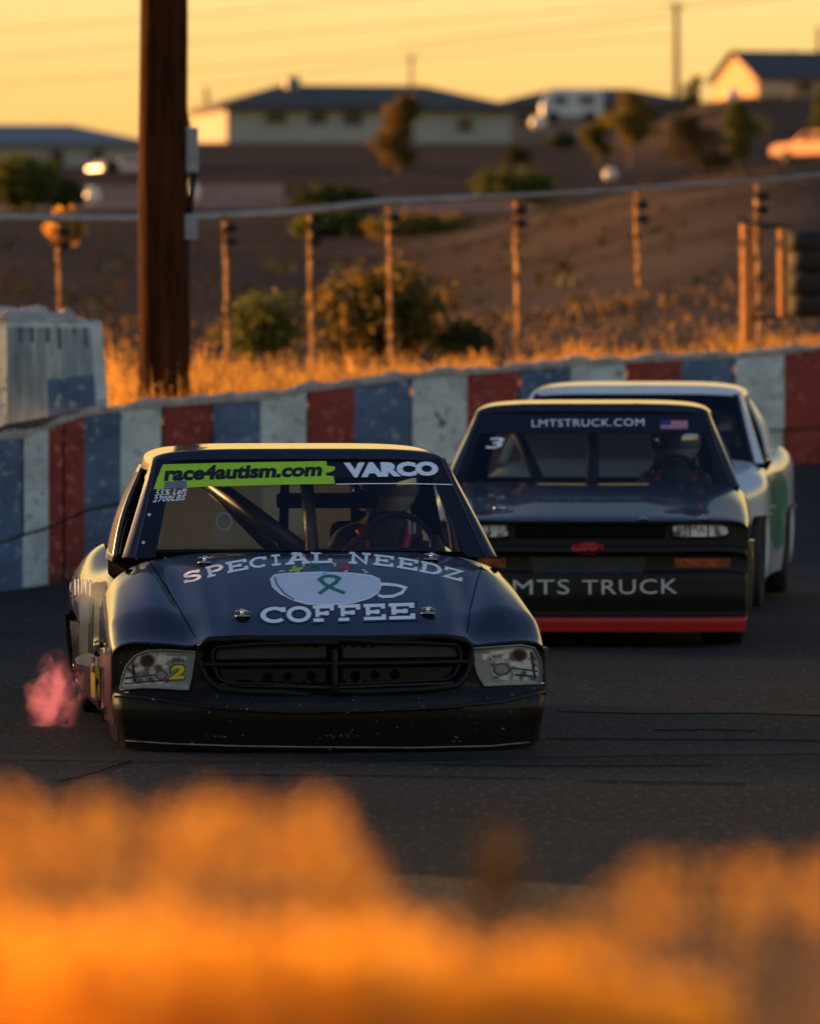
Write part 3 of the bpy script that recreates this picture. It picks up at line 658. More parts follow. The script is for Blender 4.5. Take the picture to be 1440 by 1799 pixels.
def g1b(rnd):
    px = rnd.uniform(-300, 1560); D = rnd.uniform(74, 96); x = (px-CX)/F*D
    return Vector((x, D, groundz(x, D)-0.05)), 0.5+0.8*max(0, noise.noise(Vector((px/60, D/6, 3)))+0.2)
grass('dry_grass', g1b, 2600, lambda r: r.uniform(0.08, 0.24), lambda r: r.uniform(0.005, 0.011), [M['straw_d'], M['leaf_o']], 'sparse dry weeds around the fence posts on the slope', 4)

def g1c(rnd):
    px = rnd.uniform(-300, 1800); D = 92*(3.4**rnd.random()); x = (px-CX)/F*D; c = noise.noise(Vector((px/130, D/20, 8)))
    return Vector((x, D, groundz(x, D)-0.05)), (0.3+1.3*max(0, c-.2)) if c > 0.22 else 0.05
grass('hillside_scrub', g1c, 2600, lambda r: r.uniform(0.2, 0.55), lambda r: r.uniform(0.015, 0.04), [M['leaf_d'], M['leaf_d2']], 'patchy dry scrub and weeds scattered over the brown hillside', 14)
# foreground grass, far out of focus
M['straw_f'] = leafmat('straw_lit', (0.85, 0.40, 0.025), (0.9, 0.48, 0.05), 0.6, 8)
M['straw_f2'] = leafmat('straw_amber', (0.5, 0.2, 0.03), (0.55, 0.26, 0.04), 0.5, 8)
def fg_top(px): return sinterp(px, [(-300, 1600), (0, 1590), (150, 1592), (300, 1580), (450, 1612), (600, 1598), (720, 1600), (850, 1640), (980, 1640), (1100, 1690), (1250, 1720), (1310, 1800), (1400, 1880), (1700, 1830)])
def fg2_top(px): return sinterp(px, [(-300, 1400), (0, 1402), (120, 1408), (300, 1404), (500, 1400), (590, 1420), (660, 1520), (730, 1640), (860, 1700), (960, 1640), (1060, 1560), (1180, 1520), (1300, 1505), (1440, 1505), (1700, 1505)])
def fgrass(name, top, n, D0, D1, label, seed, wd, hd, mats, headn=7, hfrac=0.3):
    rnd = random.Random(seed); vs = []; fs = []; mi = []
    for k in range(n):
        px = rnd.uniform(-260, 1700); D = rnd.uniform(D0, D1)
        if headn == 5 and px > 850 and rnd.random() < 0.4: continue
        #
        t = top(px)+(42 if hfrac > 0.5 else 0)+abs(rnd.gauss(0, 1))*hd
        x = (px-CX)/F*D; zt = HC-(t-HY)/F*D; z0 = groundz(x, D)
        if zt < z0+0.02: continue
        h = zt-z0; lx = rnd.gauss(0, 0.05)*h; ly = rnd.gauss(0, 0.05)*h; a = rnd.uniform(-0.6, 0.6); dx, dy = math.cos(a)*wd, math.sin(a)*wd; b = len(vs)
        m_ = 0 if rnd.random() < 0.75 else 1
        vs += [Vector((x-lx-dx, D-ly-dy, z0)), Vector((x-lx+dx, D-ly+dy, z0)), Vector((x+dx*.3, D, zt)), Vector((x-dx*.3, D, zt))]
        fs.append((b, b+1, b+2, b+3)); mi.append(m_)
        for q in range(headn):
            tt = 1-hfrac*rnd.random(); c = Vector((x-lx*(1-tt), D-ly*(1-tt), z0+h*tt)); s = rnd.uniform(0.008, 0.018)*(0.8 if headn == 5 else 1); aa = rnd.uniform(0, 6.28); b = len(vs)
            o = Vector((math.cos(aa)*s, math.sin(aa)*s, s*1.3)); o2 = Vector((-math.sin(aa)*s*.45, math.cos(aa)*s*.45, 0))
            vs += [c, c+o*.5+o2, c+o, c+o*.5-o2]; fs.append((b, b+1, b+2, b+3)); mi.append(m_)
    o = mesh_obj(name, vs, fs, None, None, False, mats, mi); tag(o, label, 'grass', kind='stuff')
fgrass('foreground_grass', fg_top, 1500, 5.0, 6.0, 'blurred glowing orange grass along the bottom of the photo', 8, 0.0024, 45, [M['straw_f'], M['straw']], 11, 0.6)
fgrass('foreground_weeds', fg2_top, 520, 6.4, 7.4, 'blurred thinner orange weed tops over the asphalt', 9, 0.0006, 40, [M['straw'], M['straw_f2']], 5, 0.21)
fgrass('foreground_weeds', lambda px: 1445+abs(px-878)*1.6 if 835 < px < 920 else 9000, 260, 7.4, 7.8, 'single brownish out of focus weed clump right of centre', 10, 0.001, 15, [M['leaf_d2'], M['leaf_d2']], 11, 0.25)

# ------------------------------------------------------------------ houses, poles, cars on the hill
M['stucco'] = mat('stucco_pale', (0.42, 0.40, 0.33), 0.9, col2=(0.36, 0.34, 0.28), scale=0.8)
M['stucco_b'] = mat('stucco_brown', (0.22, 0.17, 0.13), 0.9, col2=(0.18, 0.14, 0.11), scale=0.8)
M['stucco_o'] = mat('stucco_tan', (0.62, 0.38, 0.19), 0.9, col2=(0.54, 0.33, 0.17), scale=0.8)
M['shingle'] = mat('shingle_dark', (0.055, 0.055, 0.055), 0.85, col2=(0.085, 0.08, 0.075), scale=2, bump=0.4)
M['metalroof'] = mat('roof_grey', (0.17, 0.19, 0.21), 0.6, col2=(0.13, 0.145, 0.16), scale=0.6, stretch=(4, 1, 1))
M['window'] = mat('window_dark', (0.03, 0.03, 0.035), 0.15)
def house(name, px_corner, py_base, D, W, L, hw, hr, rz, label, wallm, roofm, gable=False, over=0.5, wins=(), chim=False):
    root = empty(name, P(px_corner, py_base, D), rz); tag(root, label, 'house', 'houses on the hill')
    bm = bmesh.new(); box(bm, (W/2, L/2, hw/2-0.5), (W, L, hw+1))
    if gable:
        for x in (0, W):
            f = bm.faces.new([bm.verts.new((x, 0, hw)), bm.verts.new((x, L, hw)), bm.verts.new((x, L/2, hw+hr))])
    wl = bm_obj('wall', bm, wallm, root)
    bm = bmesh.new(); o = over
    e_ = [Vector((-o, -o, hw)), Vector((W+o, -o, hw)), Vector((W+o, L+o, hw)), Vector((-o, L+o, hw))]
    if gable: r0, r1 = Vector((-o, L/2, hw+hr+0.12)), Vector((W+o, L/2, hw+hr+0.12))
    else: r0, r1 = Vector((L/2*0.9, L/2, hw+hr)), Vector((W-L/2*0.9, L/2, hw+hr))
    V = [bm.verts.new(v) for v in e_+[r0, r1]]; V2 = [bm.verts.new(v-Vector((0, 0, 0.18))) for v in e_]
    for f in ((0, 1, 5, 4), (2, 3, 4, 5)): bm.faces.new([V[i] for i in f])
    if not gable: bm.faces.new([V[1], V[2], V[5]]); bm.faces.new([V[3], V[0], V[4]])
    for i in range(4):
        if gable and i in (1, 3): continue
        j = (i+1) % 4; bm.faces.new([V[i], V2[i], V2[j], V[j]])
    rf = bm_obj('roof', bm, roofm, root)
    if chim:
        bm = bmesh.new(); box(bm, (W*0.27, L*0.35, hw+hr*0.95), (0.9, 0.9, 1.0)); bm_obj('chimney', bm, M['metalroof'], rf, bevel=0.1)
    for (x0, z0, ww, hh) in wins:
        bm = bmesh.new(); box(bm, (x0, -0.03, z0), (ww, 0.1, hh)); f = bm_obj('window', bm, M['window'], root)
        bm = bmesh.new()
        for (cx, cz, sw, sh) in ((x0, z0+hh/2, ww+.1, .08), (x0, z0-hh/2, ww+.1, .08), (x0-ww/2, z0, .08, hh), (x0+ww/2, z0, .08, hh)): box(bm, (cx, -0.10, cz), (sw, 0.06, sh))
        bm_obj('frame', bm, wallm, f)
    return root
house('hip_roof_house', 398, 243, 450, 18.5, 10, 2.1, 1.55, R(13), 'big single storey pale house with dark hip roof in the middle of the hill', M['stucco'], M['shingle'], over=0.7, wins=((3.2, 1.35, 1.4, 0.8), (5.9, 1.35, 1.2, 0.8), (8.2, 1.35, 1.3, 0.9), (15.5, 1.0, 1.0, 0.9)), chim=True)
house('low_house', -480, 300, 330, 19.5, 8, 1.35, 0.95, R(2), 'long low house with blue grey roof at the left edge', M['stucco'], M['metalroof'], over=0.3, wins=((9.5, 0.6, 1.2, 0.8), (15.3, 0.6, 0.7, 0.9), (17.2, 0.6, 0.6, 0.9)))
house('shed_roof_house', 884, 232, 470, 13.2, 9, 2.0, 1.1, R(7), 'dark brown house with shallow roof behind the white camper', M['stucco_b'], M['shingle'], over=0.4, wins=((1.7, 1.2, 1.6, 1.2), (10.0, 1.1, 1.2, 0.9)))
house('gable_house', 1330, 166, 420, 13.0, 7.6, 1.1, 1.55, R(17), 'house on the right with gable end glowing orange in the sunset', M['stucco_o'], M['shingle'], gable=True, over=0.35, wins=((3, 0.5, 1.0, 0.7), (7, 0.5, 1.0, 0.7)))
# porch canopy of the gable house and other sunlit bits
M['cream'] = mat('cream_board', (0.7, 0.6, 0.48), 0.3, col2=(0.6, 0.5, 0.4), scale=1)
def hillbox(name, px0, px1, py0, py1, D, dep, m, label, cat, rz=0, bev=0.1, group=None):
    a, b = P(px0, py1, D), P(px1, py0, D); root = empty(name, a, rz); tag(root, label, cat, group); return root, b.x-a.x, b.z-a.z
M['vanwhite'] = mat('van_white', (0.55, 0.60, 0.62), 0.35, coat=0.4)
def camper(px0, px1, py0, py1, D, label):
    root, W, Hh = hillbox('camper_van', px0, px1, py0, py1, D, 3, None, label, 'camper')
    prof = [(0, 0.35), (0, Hh*0.55), (W*0.10, Hh*0.95), (W*0.2, Hh), (W*0.97, Hh), (W, Hh*0.9), (W, 0.35)]
    bm = bmesh.new(); A = [bm.verts.new((x, 0, z)) for x, z in prof]; B = [bm.verts.new((x, 2.2, z)) for x, z in prof]
    bm.faces.new(A); bm.faces.new(B[::-1])
    for i in range(len(A)): j = (i+1) % len(A); bm.faces.new([A[i], B[i], B[j], A[j]])
    bm_obj('body', bm, M['vanwhite'], root, bevel=0.1)
    for x, ww in ((W*0.32, 0.8), (W*0.75, 0.9)):
        bm = bmesh.new(); box(bm, (x, -0.02, Hh*0.68), (ww, 0.06, 0.45)); bm_obj('window', bm, M['window'], root)
    for x in (W*0.2, W*0.8):
        bm = bmesh.new(); lathe(bm, [(-0.1, 0.02), (-0.12, 0.3), (-0.1, 0.36), (0.12, 0.36), (0.12, 0.05)], 18, 'y', (x, 0.0, 0.35)); bm_obj('wheel', bm, M['rubber'], root)
camper(950, 1058, 156, 216, 400, 'white camper parked before the brown house with pink sunlit roof')
M['carorange'] = mat('car_tan', (0.78, 0.27, 0.06), 0.5, coat=0.1); M['carpink'] = mat('car_pale', (0.7, 0.55, 0.5), 0.3, coat=0.8)
def car(px0, px1, py0, py1, D, rz, label, m, L=4.4):
    D = plant(px0, py1, D); root = empty('parked_car', P(px0, py1, D), rz); tag(root, label, 'car', 'cars parked on the hill'); Hh = (py1-py0)/F*D
    prof = [(0, .35), (0, .75), (0.25, .88), (1.15, .95), (1.7, 1.38), (3.1, 1.42), (3.7, 1.0), (4.3, .92), (4.4, .5), (4.35, .35)]
    k = L/4.4; kz = Hh/1.42; bm = bmesh.new()
    A = [bm.verts.new((x*k, 0, z*kz)) for x, z in prof]; B = [bm.verts.new((x*k, 1.7, z*kz)) for x, z in prof]
    bm.faces.new(A); bm.faces.new(B[::-1])
    for i in range(len(A)): j = (i+1) % len(A); bm.faces.new([A[i], B[i], B[j], A[j]])
    bm_obj('body', bm, m, root, bevel=0.06)
    for x0, x1 in ((1.5, 2.3), (2.4, 3.2)):
        bm = bmesh.new(); vs = [bm.verts.new((x*k, y_, z*kz)) for y_ in (-0.012, -0.005) for x, z in ((x0+(0.0 if x0 > 2 else -.1), 1.0), (x1, 1.0), (x1-0.02, 1.32), (x0+0.2*(x0 < 2), 1.32))]
        bm.faces.new(vs[:4]); bm_obj('window', bm, M['window'], root)
    for x in (0.85, 3.6):
        bm = bmesh.new(); lathe(bm, [(-0.03, 0.02), (-0.04, 0.22), (-0.02, 0.33), (0.2, 0.33), (0.2, 0.05)], 20, 'y', (x*k, 0, 0.33)); bm_obj('wheel', bm, M['rubber'], root)
    return root
car(1352, 1480, 232, 288, 330, R(-52), 'car glowing orange at the right edge of the hill road', M['carorange'], 6.0)
car(178, 262, 278, 306, 300, R(24), 'small car half hidden by the utility pole, catching orange light', M['carpink'], 2.6)
# pot shapes added to catch the sun as bright blurred glints
def add_glint(px, py, D, r, label, m, cat='sun glint', sq=1.0):
    D = plant(px, py+r*F/D, D); o_ = P(px, py, D); bm = bmesh.new(); prof = [(-1.0, 0.02), (-0.95, 0.55), (-0.5, 0.95), (0.1, 1.0), (0.6, 0.75), (0.72, 0.6), (0.9, 0.7), (0.92, 0.02)]
    lathe(bm, [(a*r*sq, b*r) for a, b in prof], 20, 'z'); ob = bm_obj('sun_glint', bm, m); ob.location = o_; tag(ob, label, cat, 'added glints for bright blurred spots')
M['shinywhite'] = mat('glazed_white', (0.8, 0.72, 0.62), 0.18, coat=0.6, col2=(0.7, 0.6, 0.5), scale=5)
add_glint(945, 215, 380, 0.42, 'round added sun glint at the left end of the white camper', M['shinywhite'])
add_glint(882, 198, 455, 0.5, 'pale upright added sun glint at the right corner of the big house', M['shinywhite'], sq=1.5)
add_glint(1287, 166, 400, 0.40, 'brightest added sun glint in front of the orange gable', M['shinywhite'])
add_glint(163, 343, 200, 0.22, 'small added sun glint above the rail right of the left bushes', M['shinywhite'], sq=1.3)
add_glint(176, 292, 290, 0.26, 'small added sun glint left of the half hidden car', M['shinywhite'])
add_glint(338, 338, 190, 0.22, 'small added sun glint right behind the utility pole', M['shinywhite'], sq=1.6)
add_glint(1072, 306, 250, 0.26, 'white added sun glint under the pair of palms', M['shinywhite'])
add_glint(1345, 152, 405, 0.30, 'left one of three added sun glints along the right house wall', M['shinywhite'])
add_glint(1368, 151, 405, 0.28, 'middle one of three added sun glints along the right house wall', M['shinywhite'])
# porch roof in front of the gable house
pr = empty('porch_roof', P(1330, 160, 408), R(17)); tag(pr, 'small sunlit canopy against the right house under its dark roof', 'canopy')
bm = bmesh.new(); box(bm, (1.0, 0.5, 0.3), (2.0, 1.4, 0.12), Matrix.Rotation(R(12), 3, 'X')); bm_obj('canopy', bm, M['stucco_o'], pr)
for x in (0.1, 1.9):
    bm = bmesh.new(); tube(bm, [(x, 0, -1.2), (x, 0, 0.2)], 0.05, 6); bm_obj('post', bm, M['stucco_o'], pr)
# distant poles and wires
M['farpole'] = mat('far_pole_wood', (0.16, 0.10, 0.06), 0.9, col2=(0.22, 0.14, 0.08), scale=2)
def farpole(px, py0, py1, D, r, label, arm=True, n=2):
    root = empty('power_pole', P(px, py1, D)); tag(root, label, 'power pole', 'distant power poles'); h = (py1-py0)/F*D
    bm = bmesh.new(); tube(bm, [(0, 0, -3), (0, 0, h)], [r*1.15, r*0.8], 8); bm_obj('pole_shaft', bm, M['farpole'], root)
    if arm:
        bm = bmesh.new(); box(bm, (0, 0, h-0.25), (r*6, 0.1, 0.12)); bm_obj('cross_arm', bm, M['farpole'], root)
farpole(1188, 5, 215, 600, 0.28, 'tall distant pole behind the right trees')
farpole(363, 152, 215, 600, 0.22, 'short distant pole left of the big house roof', False)
farpole(722, 95, 180, 620, 0.16, 'thin distant pole above the big house roof')
farpole(1438, 45, 130, 600, 0.22, 'distant pole at the right edge above the roof', False)
M['wire'] = mat('wire', (0.35, 0.24, 0.12), 0.8)
wires = [((-200, 68), (300, 30), (900, -25)), ((-200, 118), (420, 66), (1500, -20)), ((-200, 158), (500, 108), (1188, 30)), ((380, 150), (800, 96), (1188, 62)), ((700, 78), (1188, 18), (1700, -50))]
for i, wpt in enumerate(wires):
    root = None; bm = bmesh.new(); pts = []
    (x0, y0), (x1, y1), (x2, y2) = wpt; o_ = P(x1, y1, 620)
    for k in range(25):
        t = k/24; x = x0+(x2-x0)*t
        y = y0*((x-x1)*(x-x2))/((x0-x1)*(x0-x2))+y1*((x-x0)*(x-x2))/((x1-x0)*(x1-x2))+y2*((x-x0)*(x-x1))/((x2-x0)*(x2-x1))
        pts.append(P(x, y, 620)-o_)
    tube(bm, pts, 0.035, 5); ob = bm_obj('power_line', bm, M['wire']); ob.location = o_
    tag(ob, ['topmost faint wire crossing the left part of the sky', 'second faint wire crossing the sky from the left edge', 'faint lowest wire running from the left edge to the tall far pole', 'faint wire over the big house roof to the tall far pole', 'faint wire right of centre passing the top of the tall far pole'][i], 'power line', 'faint power lines in the sky')
# ------------------------------------------------------------------ trucks
CAMV = Vector((0, 0, HC))
def ray_local(root_m, px, py):
    inv = root_m.inverted(); o = inv @ CAMV; d = (inv @ P(px, py, 10))-o; return o, d.normalized()
def bvh_of(objs):
    vs = []; fs = []
    for o in objs:
        b = len(vs); vs += [v.co.copy() for v in o.data.vertices]; fs += [[b+i for i in p.vertices] for p in o.data.polygons]
    return BVHTree.FromPolygons(vs, fs)
def decal(name, bvh, root_m, verts2, faces, m, parent, off=0.004, maxe=9, mi=None):
    """a thin sticker laid on a body panel, outline given in photo pixels"""
    bm = bmesh.new(); vs = [bm.verts.new((x, y, 0)) for x, y in verts2]
    for f in faces:
        try: bm.faces.new([vs[i] for i in f])
        except ValueError: pass
    bmesh.ops.triangulate(bm, faces=bm.faces[:])
    for _ in range(6):
        es = [e for e in bm.edges if e.calc_length() > maxe]
        if not es: break
        bmesh.ops.subdivide_edges(bm, edges=es, cuts=1); bmesh.ops.triangulate(bm, faces=[f for f in bm.faces if len(f.verts) > 3])
    off = 0.0010+(off-0.0035)*0.24; dead = []
    for v in bm.verts:
        o, d = ray_local(root_m, v.co.x, v.co.y); h = bvh.ray_cast(o, d)
        if h[0] is None: dead.append(v); continue
        n = h[1] if h[1].dot(d) < 0 else -h[1]
        v.co = h[0]+n*off
    bmesh.ops.delete(bm, geom=dead, context='VERTS')
    return bm_obj(name, bm, m, parent, True)
def text2d(s, bold=0.0, shear=0.0, spacing=1.0):
    c = bpy.data.curves.new('lettering', 'FONT'); c.body = s; c.offset = bold; c.shear = shear; c.space_character = spacing; c.resolution_u = 3; c.fill_mode = 'FRONT'
    o = bpy.data.objects.new('lettering', c); C.objects.link(o); dg = bpy.context.evaluated_depsgraph_get()
    me = bpy.data.meshes.new_from_object(o.evaluated_get(dg)); vs = [(v.co.x, v.co.y) for v in me.vertices]; fs = [tuple(p.vertices) for p in me.polygons]
    bpy.data.objects.remove(o); bpy.data.curves.remove(c); bpy.data.meshes.remove(me)
    x0 = min(v[0] for v in vs); x1 = max(v[0] for v in vs); y0 = min(v[1] for v in vs); y1 = max(v[1] for v in vs)
    return [((x-x0)/(x1-x0), (y-y0)/(y1-y0)) for x, y in vs], fs
def text_decal(name, s, bvh, rm, a, b, h, m, parent, bold=0.02, shear=0.0, off=0.005, lean=0, spacing=1.0):
    vs, fs = text2d(s, bold, shear, spacing); hb = h if isinstance(h, tuple) else (h, h)
    out = [(a[0]+(b[0]-a[0])*u+lean*v, a[1]+(b[1]-a[1])*u-(hb[0]+(hb[1]-hb[0])*u)*v) for u, v in vs]
    return decal(name, bvh, rm, out, fs, m, parent, off)
# slab letters drawn as strokes in a unit box: list of polylines
def arc(cx, cy, rx, ry, a0, a1, n=9): return [(cx+rx*math.cos(R(a0+(a1-a0)*k/n)), cy+ry*math.sin(R(a0+(a1-a0)*k/n))) for k in range(n+1)]
SL = 0.09
GLY = {
 'S': [arc(.5, .73, .33, .20, 20, 270, 10)+arc(.5, .29, .36, .22, 90, -160, 10)[1:], [(.86, .98), (.86, .70)], [(.12, .02), (.12, .32)]],
 'P': [[(.22, .06), (.22, .94)], [(.05, .93)]+[(.5, .93)]+arc(.55, .69, .34, .24, 80, -80, 8)+[(.22, .45)], [(.02, .06), (.48, .06)]],
 'E': [[(.22, .06), (.22, .94)], [(.02, .93), (.92, .93), (.92, .70)], [(.22, .5), (.66, .5)], [(.66, .64), (.66, .36)], [(.02, .07), (.95, .07), (.95, .32)]],
 'C': [arc(.54, .5, .43, .42, 45, 315, 16), [(.88, .97), (.88, .66)]],
 'I': [[(.5, .06), (.5, .94)], [(.18, .93), (.82, .93)], [(.18, .07), (.82, .07)]],
 'A': [[(.15, .06), (.46, .93), (.58, .93), (.86, .06)], [(.26, .36), (.75, .36)], [(-.02, .05), (.36, .05)], [(.66, .05), (1.02, .05)], [(.25, .95), (.5, .95)]],
 'L': [[(.28, .06), (.28, .94)], [(.04, .93), (.56, .93)], [(.04, .07), (.94, .07), (.94, .38)]],
 'N': [[(.2, .06), (.2, .93), (.8, .07), (.8, .94)], [(0, .06), (.4, .06)], [(.0, .95), (.25, .95)], [(.6, .95), (1.0, .95)]],
 'D': [[(.22, .06), (.22, .94)], [(.03, .93), (.48, .93)]+arc(.5, .5, .40, .43, 88, -88, 10)+[(.03, .07)]],
 'Z': [[(.1, .68), (.1, .93), (.86, .93), (.12, .07), (.92, .07), (.92, .34)]],
 'O': [arc(.5, .5, .42, .42, 90, 450, 20)],
 'F': [[(.24, .06), (.24, .94)], [(.03, .93), (.93, .93), (.93, .68)], [(.24, .5), (.68, .5)], [(.68, .64), (.68, .36)], [(.03, .06), (.52, .06)]],
}
def ribbon(pts, th, thx):
    n = len(pts); L = []; Rr = []
    closed = abs(pts[0][0]-pts[-1][0])+abs(pts[0][1]-pts[-1][1]) < 1e-6
    for i, p in enumerate(pts):
        a = pts[i-1] if i > 0 else (pts[-2] if closed else None); b = pts[i+1] if i < n-1 else (pts[1] if closed else None)
        def nrm(u, v):
            d = (v[0]-u[0], v[1]-u[1]); l = math.hypot(*d) or 1; return (-d[1]/l, d[0]/l)
        if a is None: m_ = nrm(p, b); k = 1
        elif b is None: m_ = nrm(a, p); k = 1
        else:
            n1, n2 = nrm(a, p), nrm(p, b); m_ = (n1[0]+n2[0], n1[1]+n2[1]); l = math.hypot(*m_) or 1; m_ = (m_[0]/l, m_[1]/l); k = 1/max(0.55, m_[0]*n1[0]+m_[1]*n1[1])
        L.append((p[0]+m_[0]*thx*k/2, p[1]+m_[1]*th*k/2)); Rr.append((p[0]-m_[0]*thx*k/2, p[1]-m_[1]*th*k/2))
    return L+Rr, [(i, i+1, n+i+1, n+i) for i in range(n-1)]
def slab(name, s, bvh, rm, xs, basef, hf, m, parent, th=0.15, off=0.005, grow=0.0, gap=0.12):
    """xs: (x0,x1) per letter in photo px; basef(x) baseline row; hf(x) height"""
    grp = None
    for ch, (x0, x1) in zip(s, xs):
        for si, st in enumerate(GLY[ch]):
            vs, fs = ribbon(st, th+grow, th*0.95+grow)
            out = []
            for u, v in vs:
                x = x0+(x1-x0)*u; y = basef(x)-hf(x)*v; sl = (basef(x+4)-basef(x-4))/8
                out.append((x+sl*hf(x)*(v-0.3)*1.1, y))
            b = decal('stroke', bvh, rm, out, fs, m, None, off+si*0.0012, 6)
            if grp is None: grp = bmesh.new()
            grp.from_mesh(b.data); me = b.data; bpy.data.objects.remove(b); bpy.data.meshes.remove(me)
    return bm_obj(name, grp, m, parent, True)

def wheel(root, x, y, r, side, wd=0.26):
    bm = bmesh.new(); h = wd/2
    lathe(bm, [(-h*0.8, r*0.60), (-h, r*0.72), (-h*0.98, r*0.90), (-h*0.82, r*0.985), (-h*0.3, r), (h*0.3, r), (h*0.82, r*0.985), (h*0.98, r*0.90), (h, r*0.72), (h*0.8, r*0.60)], 40, 'x')
    wo_ = bm_obj('wheel', bm, M['rubber'], root); wo_.location = (x, y, r)
    bm = bmesh.new(); s = side
    lathe(bm, [(s*h*0.2, 0.02), (s*h*0.25, r*0.2), (s*h*0.5, r*0.25), (s*h*0.35, r*0.5), (s*h*0.75, r*0.58), (s*h*0.85, r*0.63), (-s*h*0.8, r*0.62)], 32, 'x'); bm_obj('rim', bm, M['rimsteel'], wo_)
M['rimsteel'] = mat('rim_black', (0.03, 0.03, 0.03), 0.4, metal=0.5)

def make_truck(q):
    """q holds the measured shape of one truck; x to the photo's right, y rearwards from the nose, z up"""
    root = empty(q['name'], q['loc'], q['rz']); tag(root, q['label'], 'race truck', 'race trucks on the track')
    rm = Matrix.Translation(Vector(q['loc'])) @ Matrix.Rotation(q['rz'], 4, 'Z')
    paint, fasc = q['paint'], q['fascia']; n = q['n']; zl = q['zl']; Lc = q['cowl_y']; LEN = q['len']
    wf = lambda y: sinterp(y, q['w']); zc = lambda y: sinterp(y, q['zc'])
    def sgnp(v, e): return math.copysign(abs(v)**e, v)
    def top(t, v):                                  # t in -90..90 degrees across, v 0 lip .. 1 cowl
        st, ct = math.sin(R(t)), max(0, math.cos(R(t)))
        sx_ = sgnp(st, 2/n); y = q['sweep']*abs(sx_)**3.2*(1-v)+(Lc+0.10*sx_*sx_)*v
        x = wf(y)*sx_; zz = zl(y)+(zc(y)-zl(y))*ct**(2/n)
        return Vector((x, y, zz+q['feat'](x, y, v, sx_)))
    ts = [-90+180*i/110 for i in range(111)]
    hood = patch('hood', top, ts, lin(0, 1, 50), paint, root)
    prof = q['front']
    def face(t, v):
        L = top(t, 0); k = v*(len(prof)-1); i = min(int(k), len(prof)-2); f = k-i
        z = prof[i][0]+(prof[i+1][0]-prof[i][0])*f; dy = prof[i][1]+(prof[i+1][1]-prof[i][1])*f
        s = smooth((90-abs(t))/22); z2 = L.z-(q['lipz']-z)*(L.z-q['botz'])/(q['lipz']-q['botz'])
        tk = 1-0.035*smooth((0.20-z2)/0.18)*smooth((abs(t)-35)/50)
        return Vector((L.x*tk, L.y+dy*s, z2))
    bumper_mats = [fasc, q.get('band', fasc)]
    bumper = patch('bumper', face, ts, lin(0, 1, 60), None, root, bumper_mats, lambda u, v: 1 if q.get('bandz') and (q['bandz'][0] < (face(u, v).z) < q['bandz'][1]) else 0)
    # lower sides with wheel arches
    wy = q['wheels']; wr = q['wr']
    def arch(y):
        z = q['rock'](y)
        for c in wy:
            d = wr+q.get('agap', 0.05); dd = y-c
            if abs(dd) < d: z = max(z, math.sqrt(d*d-dd*dd)+wr*0.92)
        return z
    ys = sorted(set(lin(q['sweep'], LEN, 90)+[c+s*(wr+q.get('agap', 0.05))*math.cos(R(a)) for c in wy for s in (-1, 1) for a in range(0, 91, 9)]))
    sides = []
    for sd_ in (-1, 1):
        def side(v, k, sd_=sd_):
            zt = zl(v); zb = min(arch(v), zt-0.01); z = zt+(zb-zt)*k
            fl = 0
            for c in wy:
                dd = math.hypot(v-c, z-wr); fl = max(fl, 0.03*math.exp(-((dd-wr-0.05)/0.09)**2))
            return Vector((sd_*(wf(v)+fl-0.03*k*k), v, z))
        us = ys; o = patch('fender_side', side, us, lin(0, 1, 12), q.get('sidepaint', paint), root); sides.append(o)
        # shoulder behind the cowl: door top and bed side
        def shoulder(y, t, sd_=sd_):
            st, ct = math.sin(R(t)), max(0, math.cos(R(t))); x = wf(y)*abs(st)**(2/n)
            rb = q['bulge']*math.exp(-((y-wy[1])/0.5)**2)
            zz = zl(y)+(q['belt'](y)-zl(y))*ct**(2/n)+rb*math.sin(R(2*min(t, 80)))*1.0
            return Vector((sd_*x, y, zz))
        t0 = math.degrees(math.asin(min(1, (q['wb']/wf(Lc+0.1))**(n/2))))
        o = patch('door_panel', shoulder, lin(Lc+0.08, LEN, 60), lin(t0, 90, 18), q.get('sidepaint', paint), root); sides.append(o)
    # tonneau, tail and floor
    zb = q['belt'](LEN)
    mesh_obj('bed_cover', [(-q['wb'], q['roof_y1']+0.35, zb-.02), (q['wb'], q['roof_y1']+0.35, zb-.02), (q['wb'], LEN, zb-.03), (-q['wb'], LEN, zb-.03)], [(0, 1, 2, 3)], M['inner'], root)
    bm = bmesh.new(); rim_ = []
    for sd_ in (-1, 1):
        row = [Vector((sd_*wf(LEN)*math.sin(R(t))**(2/n), LEN, zl(LEN)+(q['belt'](LEN)-zl(LEN))*max(0, math.cos(R(t)))**(2/n))) for t in lin(30, 90, 14)]+[Vector((sd_*wf(LEN)*0.97, LEN, 0.25))]
        rim_ += row if sd_ == 1 else row[::-1]
    bm.faces.new([bm.verts.new(v) for v in rim_[::-1]]); bm_obj('tailgate', bm, paint, root)
    bm = bmesh.new(); box(bm, (0, LEN/2+0.2, 0.22), (1.35, LEN-0.7, 0.06)); box(bm, (0, Lc-0.1, 0.5), (1.35, 0.05, 0.5))
    box(bm, (0, 0.55, 0.30), (0.9, 0.5, 0.25)); bm_obj('chassis', bm, M['inner'], root)
    for k, c in enumerate(wy):
        for sd_ in (-1, 1): wheel(root, sd_*(wf(c)-0.16), c, wr, sd_)
    # ---- greenhouse
    wb, wt, zb0, zt, y0, y1 = q['wb'], q['wt'], q['cowlz'], q['zt'], Lc-0.02, q['yt']
    def ws(u, v):
        hw = wb+(wt-wb)*v; bow = 0.03*math.sin(math.pi*v)
        return Vector((u*hw, y0+(y1-y0)*v-bow+0.10*u*u*(1-v*0.4), zb0-0.02+(zt-zb0+0.02)*v-0.012*u*u*(1-v)))
